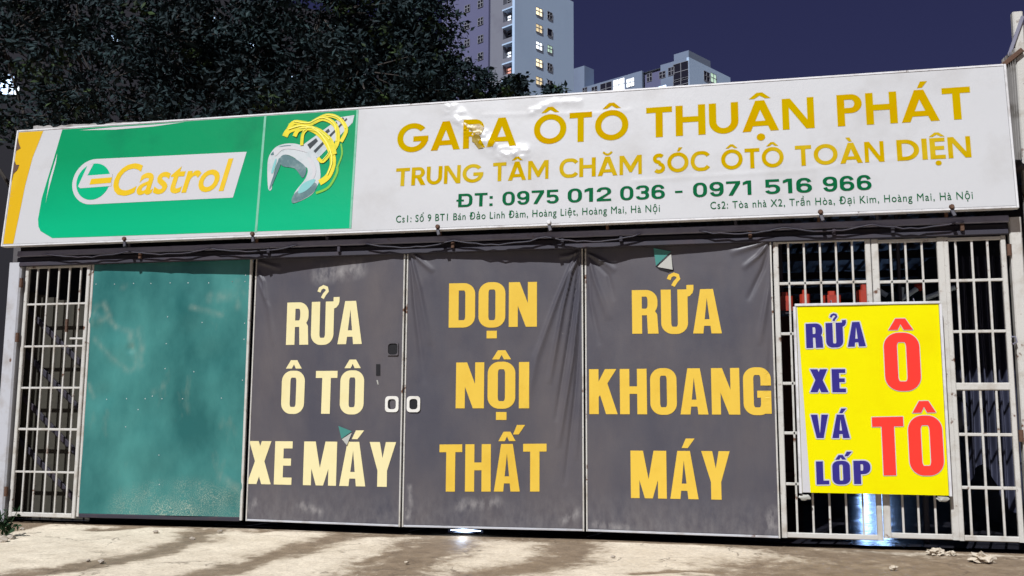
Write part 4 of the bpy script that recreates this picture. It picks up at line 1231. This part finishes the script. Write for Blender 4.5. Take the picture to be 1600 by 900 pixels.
# ------------------------------------------------------------------ bits above and beside the sign
wl = Plane((0, .0, 0), (1, 0, 0), (0, 0, 1))
rb = MB(); zb = SIGN.at(0, H_S).z
rbx0, rbx1 = SIGN.hit(48, 195).x, SIGN.hit(385, 180).x; n = 60
M['old_sheet'] = mat('old_grey_sheet', (.30, .29, .28), .6, dirt=(.1, .085, .07), dirt_amt=.95, dscale=5, spots=RUST, sscale=10, slo=.68, shi=.74)
top = [zb + .085 + .018 * noise.noise((i * .5, 0, 0)) - (.03 if i % 13 in (6, 7) else 0) - .07 * (i / n) for i in range(n + 1)]
vs_ = []
for i in range(n + 1):
    x = rbx0 + (rbx1 - rbx0) * i / n; yo = .01 * math.sin(i * .9)
    vs_ += [(x, -.03 + yo, zb - .5), (x, -.03 + yo, top[i]), (x, -.015 + yo, top[i]), (x, -.015 + yo, zb - .5)]
rb.add(vs_, [(i * 4 + k, i * 4 + 4 + k, i * 4 + 4 + (k + 1) % 4, i * 4 + (k + 1) % 4) for i in range(n) for k in range(4)] + [(0, 1, 2, 3), (n * 4 + 3, n * 4 + 2, n * 4 + 1, n * 4)])
tag(link('roof_sheet', rb, M['old_sheet']), 'ragged old grey sheet edge peeping over the left of the signboard', 'metal sheet')

cpn = IN(.35)
colm = thing('steel_column', tuple(cpn.hit(1592, 640)), 'tall pale rust marked steel column rising at the right edge behind the signboard', 'column')
x = cpn.hit(1597, 150).x; ztop = cpn.hit(1597, 20).z
mb = MB(); mb.beam((x, .35, -.09), (x, .35, ztop), .10, .09); link('shaft', mb, M['white_steel'], colm)
mb = MB(); a, b = IN(.3).hit(1576, 88), IN(.3).hit(1598, 26); mb.beam(a, b, .035, .035); link('brace', mb, M['grey_steel'], colm)
mb = MB(); a, b = IN(.28).hit(1555, 112), IN(.28).hit(1597, 78); mb.beam(a, b, .05, .04); link('brace', mb, M['rust'], colm)
cor = MB(); cpl = IN(.28); x0, x1 = cpl.hit(1572, 200).x, x - .055; n = 30
z0c, z1c = cpl.hit(1580, 250).z, cpl.hit(1585, 92).z
vs_ = []
for i in range(n + 1):
    xx = x0 + (x1 - x0) * i / n; yo = .28 + .018 * math.sin(i * 1.3)
    vs_ += [(xx, yo, z0c), (xx, yo, z1c + .12 * i / n), (xx, yo + .004, z1c + .12 * i / n), (xx, yo + .004, z0c)]
cor.add(vs_, [(i * 4 + k, i * 4 + 4 + k, i * 4 + 4 + (k + 1) % 4, i * 4 + (k + 1) % 4) for i in range(n) for k in range(4)])
tag(link('corrugated_panel', cor, M['old_sheet']), 'narrow grey corrugated panel between the signboard end and the pale column', 'metal panel')

# ------------------------------------------------------------------ towers behind
def hdir(px, py=640):
    d = ray(px, py); return Vector((d.x, d.y, 0)).normalized()


def rot(v, deg):
    a = R(deg); return Vector((v.x * math.cos(a) - v.y * math.sin(a), v.x * math.sin(a) + v.y * math.cos(a), 0))


fw = Vector((fwd.x, fwd.y, 0)).normalized()
M['tower_right'] = mat('pale_tower_render', (.36, .49, .68), .85, dirt=(.30, .42, .60), dirt_amt=.7, dscale=.12, stretch=(1, 1, .4))  # brighter right side of the towers: light put into the render colour
M['tower_left'] = mat('lilac_tower_render', (.085, .090, .175), .85, dirt=(.07, .074, .145), dirt_amt=.7, dscale=.12, stretch=(1, 1, .4))  # shaded left faces painted darker than the sun alone would leave them
M['low_block'] = mat('grey_block_render', (.13, .17, .25), .85, dirt=(.10, .13, .20), dirt_amt=.8, dscale=.15)  # darker copy of the render, carrying the shade of the block's left faces
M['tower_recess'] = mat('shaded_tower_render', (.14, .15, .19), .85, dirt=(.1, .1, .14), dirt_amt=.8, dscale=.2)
M['far_block'] = mat('far_block_render', (.006, .006, .012), .9)
M['pane_dark'] = mat('dark_window_pane', (.012, .012, .02), .25)
M['pane_white'] = emit_mat('lit_window_white', (.82, .9, 1.0), 1.1)
M['pane_warm'] = emit_mat('lit_window_warm', (1.0, .82, .5), .95)
M['pane_dim'] = emit_mat('lit_window_dim', (1.0, .78, .42), .5)
M['pane_green'] = emit_mat('lit_window_green', (.5, .75, .55), .5)
M['pane_pink'] = emit_mat('lit_window_pink', (1.0, .45, .35), .6)
M['pane_blue'] = emit_mat('lit_window_blue', (.5, .7, 1.0), 1.6)
M['win_frame'] = mat('window_frame', (.16, .17, .2), .6)


def tower_window(par, P, px, py, w_, h_, pane, cross=True, name='window'):
    c = P.uv(px, py); mb = MB(); t_ = .12
    for a, b in (((-w_ / 2, -h_ / 2), (-w_ / 2, h_ / 2)), ((w_ / 2, -h_ / 2), (w_ / 2, h_ / 2))):
        mb.beam(P.at(c.x + a[0], c.y + a[1], .05), P.at(c.x + b[0], c.y + b[1], .05), .1, t_, up=P.n)
    for s_ in (-1, 1):
        mb.beam(P.at(c.x - w_ / 2 + .05, c.y + s_ * h_ / 2, .05), P.at(c.x + w_ / 2 - .05, c.y + s_ * h_ / 2, .05), .1, t_ + .01, up=P.n)
    if cross:
        mb.beam(P.at(c.x, c.y - h_ / 2, .055), P.at(c.x, c.y + h_ / 2, .055), .17, t_, up=P.n)
        mb.beam(P.at(c.x - w_ / 2, c.y + .08, .05), P.at(c.x + w_ / 2, c.y + .08, .05), .17, t_ + .01, up=P.n)
    o = link(name, mb, M['win_frame'], par)
    mb = MB(); mb.add([P.at(c.x - w_ / 2, c.y - h_ / 2, .025), P.at(c.x + w_ / 2, c.y - h_ / 2, .025), P.at(c.x + w_ / 2, c.y + h_ / 2, .025), P.at(c.x - w_ / 2, c.y + h_ / 2, .025)], [(0, 1, 2, 3)])
    link('pane', mb, M[pane], o)


def slab(P, u0, u1, z0, z1, off, depth):
    mb = MB(); a = [P.at(u0, z0, off), P.at(u1, z0, off), P.at(u1, z1, off), P.at(u0, z1, off)]; b = [p - P.n * depth for p in a]
    mb.add(a + b, [(0, 1, 2, 3), (7, 6, 5, 4), (0, 4, 5, 1), (1, 5, 6, 2), (2, 6, 7, 3), (3, 7, 4, 0)])
    return mb


def tower(px_c, dist, a_left, a_right, label):
    dl = rot(fw, a_left); dr = rot(fw, -a_right)
    base = Vector((CAM.x, CAM.y, 0)) + hdir(px_c, 80) * dist; base.z = -.3
    t = thing('apartment_tower', tuple(base), label, 'apartment block', 'apartment towers behind the garage')
    return t, base, dl, dr, Plane(base, dl, (0, 0, 1)), Plane(base, dr, (0, 0, 1))


t, base, dl, dr, PL, PR = tower(804, 165, 47, 43, 'tall pale apartment tower with a column of lit windows, beside the trees')
top_r = PR.uv(896, 3); Wr = top_r.x; Ht = top_r.y; Wl = PL.uv(690, 60).x
u1, u2 = PL.uv(763, 60).x, PL.uv(783, 60).x
ph = Wr
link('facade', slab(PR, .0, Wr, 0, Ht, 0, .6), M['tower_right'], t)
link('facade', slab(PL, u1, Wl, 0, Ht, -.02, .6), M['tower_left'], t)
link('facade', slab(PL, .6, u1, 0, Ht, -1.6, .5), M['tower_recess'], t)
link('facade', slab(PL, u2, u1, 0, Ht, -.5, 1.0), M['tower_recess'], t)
core = MB(); c4 = [base + dl * .7 + dr * .7, base + dl * .7 + dr * (Wr - .02), base + dl * Wl + dr * (Wr - .02), base + dl * Wl + dr * .7]
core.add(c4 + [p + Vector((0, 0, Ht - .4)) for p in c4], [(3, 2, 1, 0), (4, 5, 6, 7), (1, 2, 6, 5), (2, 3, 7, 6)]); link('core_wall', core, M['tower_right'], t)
for k, (py, pn) in enumerate(((18.8, 'pane_warm'), (45, 'pane_dim'), (72, 'pane_white'), (99, 'pane_warm'), (127, 'pane_dim'))):
    tower_window(t, PR, 842, py, 1.75, 1.45, pn)
for k, py in enumerate((24.5, 51, 77, 105, 131.5)):
    tower_window(t, PR, 858.7, py, 1.35, 1.35, 'pane_dark' if k != 2 else 'pane_green', cross=k != 1)
for px, py in ((730.5, 13.5), (751, 6), (730, 40), (751, 33.5), (730, 67.5), (751, 61), (751, 88), (730, 95)):
    tower_window(t, PL, px, py, 1.35, 1.35, 'pane_dark')
PB = Plane(base - PL.n * 1.6, dl, (0, 0, 1))
for py, pn in ((5, 'pane_dark'), (32, 'pane_white'), (58.5, 'pane_dark'), (88.5, 'pane_white'), (114, 'pane_pink')):
    tower_window(t, PB, 793, py - 1.0, 2.0, 1.3, pn, cross=True, name='balcony_door')
    c = PB.uv(793, py + 9)
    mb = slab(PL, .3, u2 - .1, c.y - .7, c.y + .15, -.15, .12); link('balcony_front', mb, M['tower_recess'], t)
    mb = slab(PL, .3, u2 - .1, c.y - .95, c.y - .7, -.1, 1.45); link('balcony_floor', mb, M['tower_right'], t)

t, base, dl, dr, PL, PR = tower(1076, 225, 47, 43, 'lower pale apartment block with stepped roof, right of the tall tower')
Hm = PL.uv(1052, 96).y; Hp = PL.uv(1074, 79).y; Wl = PL.uv(880, 130).x; Wr = PR.uv(1141, 118).x
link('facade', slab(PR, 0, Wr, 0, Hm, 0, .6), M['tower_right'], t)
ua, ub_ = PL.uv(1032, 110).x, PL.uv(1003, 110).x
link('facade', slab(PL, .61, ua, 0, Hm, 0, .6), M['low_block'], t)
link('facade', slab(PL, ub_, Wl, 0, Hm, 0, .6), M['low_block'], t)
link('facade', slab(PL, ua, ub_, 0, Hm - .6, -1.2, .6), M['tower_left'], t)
pw, pr = PL.uv(1053, 90).x, PR.uv(1110, 95).x
mb = MB(); c4 = [base, base + dl * pw, base + dl * pw + dr * pr, base + dr * pr]
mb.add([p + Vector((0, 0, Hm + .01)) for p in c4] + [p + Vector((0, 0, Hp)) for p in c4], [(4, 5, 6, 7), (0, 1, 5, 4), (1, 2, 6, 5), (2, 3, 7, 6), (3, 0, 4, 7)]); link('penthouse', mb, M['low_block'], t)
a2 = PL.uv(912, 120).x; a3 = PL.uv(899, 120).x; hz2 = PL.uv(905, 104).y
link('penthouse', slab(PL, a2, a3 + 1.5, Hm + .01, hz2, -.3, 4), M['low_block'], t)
core = MB(); c4 = [base + dl * .7 + dr * .7, base + dr * Wr + dl * .7, base + dl * Wl + dr * Wr, base + dl * Wl + dr * .7]
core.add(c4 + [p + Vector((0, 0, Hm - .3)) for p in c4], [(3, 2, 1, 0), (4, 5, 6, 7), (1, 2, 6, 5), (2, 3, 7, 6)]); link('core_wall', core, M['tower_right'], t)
for px, py, w_, h_, pn in ((914, 142, 1.5, 1.7, 'pane_dark'), (929, 142, 1.8, 2.2, 'pane_dark'), (947, 139, 3.6, 3.2, 'pane_dark'), (967, 133, 3.6, 3.2, 'pane_white'), (985, 129, 2.4, 2.2, 'pane_white'),
                            (1035, 117, 1.8, 1.6, 'pane_dark'), (1049, 111.5, 1.7, 2.0, 'pane_dark'), (1064, 112, 4.2, 4.4, 'pane_dark'), (1064, 133, 4.2, 3.2, 'pane_dark'), (1035, 139, 2.4, 1.7, 'pane_blue')):
    tower_window(t, PL, px, py, w_, h_, pn)
tower_window(t, Plane(PL.o - PL.n * 1.2, dl, (0, 0, 1)), 1015, 121, 1.5, 2.0, 'pane_warm' if False else 'pane_dark')
tower_window(t, PR, 1104, 119.5, 2.6, 2.3, 'pane_dark'); tower_window(t, PR, 1114.5, 122.5, 2.6, 2.3, 'pane_green')

# a dark block far behind the trees, its lit windows glinting through the leaves
dl0 = hdir(40); dist = 130
b0 = Vector((CAM.x, CAM.y, -.3)) + hdir(-60) * dist; b1 = Vector((CAM.x, CAM.y, -.3)) + hdir(640) * dist
P0 = Plane(b0, b1 - b0, (0, 0, 1)); Wb = (b1 - b0).length
tb = thing('apartment_tower', tuple((b0 + b1) / 2), 'dark apartment block whose lit windows glint through the tree leaves', 'apartment block', 'apartment towers behind the garage')
link('facade', slab(P0, 0, Wb, 0, 56, 0, 12), M['far_block'], tb)
for px, py, w_, h_, pn in ((8, 132, 2.0, 2.6, 'pane_blue'), (22, 141, 1.2, 1.2, 'pane_white'), (490, 85, .7, .9, 'pane_white'), (572, 113, .8, .8, 'pane_white'), (600, 103, .7, .7, 'pane_blue'), (418, 8, .7, .9, 'pane_white'), (338, 32, 1.4, .8, 'pane_blue'),
                           (250, 110, 1.2, .8, 'pane_blue'), (460, 124, 1.2, .8, 'pane_blue'), (280, 16, .8, .7, 'pane_white'), (390, 72, 1.2, .8, 'pane_blue'), (180, 60, 1, .8, 'pane_blue'), (520, 40, .8, .8, 'pane_blue')):
    tower_window(tb, P0, px, py, w_, h_, pn, cross=False)

# ------------------------------------------------------------------ trees behind the shed
def leaf_mat(name, a, b):
    m, t, bs = new_mat(name)
    g_ = N(t, 'ShaderNodeNewGeometry')
    c = mixc(t, g_.outputs['Random Per Island'], a, b)
    cf, _ = noise_fac(t, g_.outputs['Position'], 1.0, .40, .60, detail=3)
    c = mixc(t, cf, tuple(v * .6 for v in a), c)
    t.links.new(c, bs.inputs['Base Color']); bs.inputs['Roughness'].default_value = .65; bs.inputs['Specular IOR Level'].default_value = .1
    return m


M['leaf'] = leaf_mat('dark_foliage', (.012, .022, .026), (.026, .047, .050))
M['leaf_light'] = leaf_mat('lighter_foliage', (.018, .03, .014), (.04, .07, .02))
M['bark'] = mat('bark', (.03, .025, .022), .9, bump=.5, bscale=12)


def add_leaf(mb, p, sz, rng, droop=.4):
    d = Vector((rng.gauss(0, 1), rng.gauss(0, 1), rng.gauss(-droop, .7))).normalized()
    s = d.cross(Vector((rng.gauss(0, 1), rng.gauss(0, 1), rng.gauss(0, 1)))).normalized(); n_ = d.cross(s)
    L = sz * rng.uniform(.7, 1.3); w_ = L * .24
    mb.add([p, p + d * L * .45 + s * w_ + n_ * w_ * .35, p + d * L, p + d * L * .45 - s * w_ + n_ * w_ * .35, ], [(0, 1, 2), (0, 2, 3)])


def tree(base, h, crown_lobes, n_leaf, sz, label, seed, extra_light=()):
    rng = random.Random(seed); base = Vector(base)
    t = thing('tree', tuple(base), label, 'tree', 'trees behind the garage')
    top = base + Vector((0, 0, h))
    tk = MB(); pts = [base + Vector((.12 * math.sin(k * 1.7 + seed), .1 * math.cos(k * 1.3), h * .62 * k / 6)) for k in range(7)]
    tk.tube(pts, [.26 - .025 * k for k in range(7)], 10); link('trunk', tk, M['bark'], t, smooth=True)
    lf = MB(); ll = MB(); br_ = MB()
    tot = sum(r.x * r.y * r.z for c, r in crown_lobes)
    for c, r in crown_lobes:
        s0 = pts[rng.randint(3, 6)]
        mid = (s0 + c) / 2 + Vector((rng.gauss(0, .2), rng.gauss(0, .2), .2))
        br_.tube([s0, mid, c], [.10, .06, .025], 6)
        k = int(n_leaf * 1.7 * r.x * r.y * r.z / tot); ncl = max(14, k // 28); small = r.z < .7
        for q in range(ncl):
            while True:
                e = Vector((rng.uniform(-1, 1), rng.uniform(-1, 1), rng.uniform(-1, 1)))
                if .25 < e.length < 1: break
            e = e * (1 + .25 * noise.noise(e * 2 + c))
            cc_ = c + Vector((e.x * r.x, e.y * r.y, e.z * r.z))
            if q % 3 == 0:
                br_.tube([c + (cc_ - c) * .35, cc_], [.022, .007], 4)
            rad = rng.uniform(.12, .26) if small else rng.uniform(.22, .5)
            tgt = ll if rng.random() < .035 else lf
            for _ in range(28):
                add_leaf(tgt, cc_ + Vector((rng.gauss(0, rad * .6), rng.gauss(0, rad * .6), rng.gauss(0, rad * .4))), sz, rng)
    for c, rad, k in extra_light:
        for _ in range(k):
            add_leaf(ll, Vector(c) + Vector((rng.gauss(0, rad), rng.gauss(0, rad), rng.gauss(0, rad * .7))), sz * 1.3, rng)
    link('branches', br_, M['bark'], t)
    link('crown', lf, M['leaf'], t); link('light_leaves', ll, M['leaf_light'], t)


def lobes(Y, defs):
    out = []
    for px, py, rpx, rz, dy in defs:
        P = IN(Y + dy); c = P.hit(px, py); r = abs(P.hit(px + rpx, py).x - c.x); out.append((c, Vector((r, min(r, 1.9), rz))))
    return out


g1 = IN(14).hit(130, 600); g2 = IN(16).hit(430, 600); g3 = IN(18).hit(660, 600)
tree((g1.x, 15, -.085), 9, lobes(14, [(0, 60, 130, 1.6, 0), (120, 0, 140, 1.7, .5), (150, 130, 130, 1.3, -.6), (20, 190, 110, 1.0, -.4), (250, 60, 120, 1.6, .3), (-120, 80, 130, 2, 0), (60, -120, 160, 1.8, .5), (240, 185, 120, .9, 0)]), 13000, .21,
     'dark leafy tree behind the left end of the signboard, with paler leaves low down', 1, [(IN(12.2).hit(42, 105), .18, 26), (IN(12.4).hit(90, 90), .2, 14), (IN(12.3).hit(100, 165), .3, 16)])
tree((g2.x, 17, -.085), 9.5, lobes(15.5, [(360, 30, 130, 1.6, 0), (430, 110, 130, 1.5, .4), (340, 150, 120, 1.2, -.5), (500, 20, 120, 1.6, .3), (460, 180, 120, .9, -.3), (400, -100, 160, 1.8, .4), (560, 110, 100, 1.3, -.2), (330, 90, 90, 1.2, .8)]), 13000, .21,
     'broad dark tree in the middle behind the green part of the signboard', 2)
tree((g3.x, 19, -.085), 9, lobes(17.5, [(600, 30, 95, 1.6, 0), (650, 60, 75, 1.2, .2), (610, 130, 110, 1.2, -.4), (700, 140, 75, .8, 0), (762, 156, 60, .5, .2), (560, 170, 90, .8, 0), (640, -40, 80, 1.2, .4), (690, 95, 45, .6, 0), (866, 148, 18, .10, 0), (800, 146, 40, .34, 0), (740, 132, 46, .5, 0), (806, 128, 14, .12, .2)]), 11000, .20,
     'dark tree nearest the tall tower, its leafy sprays reaching over the signboard', 3)

# ------------------------------------------------------------------ weeds, stones and litter
M['stone'] = mat('pale_stone', (.34, .30, .25), .9, dirt=(.2, .15, .1), dirt_amt=.8, dscale=20, bump=.4, bscale=60)
M['paper'] = mat('crumpled_paper', (.50, .44, .35), .8, dirt=(.3, .22, .14), dirt_amt=.8, dscale=25, bump=.5, bscale=60)
M['weed'] = leaf_mat('weed_leaf', (.03, .07, .03), (.09, .15, .07))
p0 = ground_hit(10, 838); rng = random.Random(5)
wd = thing('weed_plant', tuple(p0), 'small green weed growing from rubble at the foot of the left post', 'plant')
lf = MB(); st = MB()
for k in range(9):
    tip = p0 + Vector((rng.uniform(-.16, .2), rng.uniform(-.1, .12), rng.uniform(.12, .30)))
    st.tube([p0, (p0 + tip) / 2 + Vector((0, 0, .03)), tip], [.006, .005, .003], 5)
    for _ in range(9):
        add_leaf(lf, p0 + (tip - p0) * rng.uniform(.35, 1.05), .075, rng, droop=-.2)
link('stem', st, M['weed'], wd); link('leaves', lf, M['weed'], wd)
stones = [(18, 842, .045, 'round pale stone beneath the weed at the left edge'), (4, 846, .06, 'dark lump of rubble at the very left edge below the weed'), (34, 828, .03, 'small stone just right of the weed'),
          (158, 879, .03, 'small pale stone in the brown streak at lower left'), (138, 877, .022, 'flat chip of stone beside the pale stone at lower left'), (243, 832, .03, 'pale chip of cement near the foot of the teal gate'),
          (300, 843, .03, 'cement chip on the dark streak below the teal gate'), (344, 832, .035, 'flat broken cement piece below the right edge of the teal gate'), (818, 836, .018, 'white chip on damp ground below the middle charcoal gate'),
          (958, 871, .02, 'yellowish chip on the pale cement below the right charcoal gate'), (635, 880, .02, 'twig like scrap at the edge of the damp patch'), (1396, 889, .035, 'pale flattened scrap on brown ground near the bottom edge')]
for k, (px, py, r_, lab) in enumerate(stones):
    p = ground_hit(px, py); mb = MB(); mb.blob(p + Vector((0, 0, r_ * .35)), (r_, r_ * .8, r_ * .55), k, .6, 1.4)
    tag(link('stone', mb, M['stone'] if k not in (10, 11) else M['paper']), lab, 'stone', 'loose stones on the apron')
for k, (px, py, r_, lab) in enumerate(((1536, 877, .09, 'large crumpled paper wad on the brown ground at lower right'), (1462, 866, .065, 'crumpled paper wad just in front of the right barred gate'), (1486, 867, .04, 'small paper scrap beside the crumpled wad by the barred gate'))):
    p = ground_hit(px, py); mb = MB(); mb.blob(p + Vector((0, 0, r_ * .3)), (r_, r_ * .7, r_ * .5), k + 20, 1.1, 2.6, 3)
    tag(link('paper_litter', mb, M['paper']), lab, 'litter', 'paper litter by the gate')

# a lit work lamp left on the floor just behind the gates, shining out under them
wp = IN(.17); xa, xb = wp.hit(704, 826).x, wp.hit(752, 828).x
M['work_light'] = emit_mat('work_lamp_tube', (.50, .66, 1.0), 5)
wl_ = thing('work_lamp', ((xa + xb) / 2, .17, -.055), 'lit tube lamp on the floor, shining out under the middle charcoal leaf', 'light')
mb = MB(); mb.tube([(xa + (xb - xa) * k / 6, .17, -.036) for k in range(7)], [.003, .007, .011, .014, .011, .006, .003], 8); link('tube', mb, M['work_light'], wl_)
for x in (xa - .01, xb + .01):
    mb = MB(); mb.box((x - .012, .158, -.055), (x + .012, .182, -.026)); link('end_cap', mb, M['dark_steel'], wl_)
ld = bpy.data.lights.new('work_lamp_light', 'POINT'); ld.energy = 1.2; ld.color = (.6, .75, 1.0); ld.shadow_soft_size = .03
lo = bpy.data.objects.new('lamp', ld); C.objects.link(lo); lo.parent = wl_; lo.location = (0, -.15, .03)

# loose cables looped along the steel frame under the signboard
rng = random.Random(11)
for lab, x0, x1, zz, sag in (('black cable sagging along the steel frame above the teal sheet', XL + .4, XL + 3.6, zr - .02, .05), ('black cable looped along the steel frame above the middle tarpaulins', XL + 4.4, XL + 7.4, zr - .03, .06), ('black cable drooping above the right barred gates', XR - 2.9, XR - .4, zr - .02, .05)):
    pts = []; n = 36
    for k in range(n + 1):
        f = k / n; pts.append((x0 + (x1 - x0) * f, -.125 + .006 * rng.uniform(-1, 1), zz - sag * abs(math.sin(f * math.pi * 3)) + .008 * rng.uniform(-1, 1)))
    mb = MB(); mb.tube(pts, .008, 6)
    tag(link('cable', mb, M['dark_steel'], smooth=True), lab, 'cable', 'cables under the signboard')
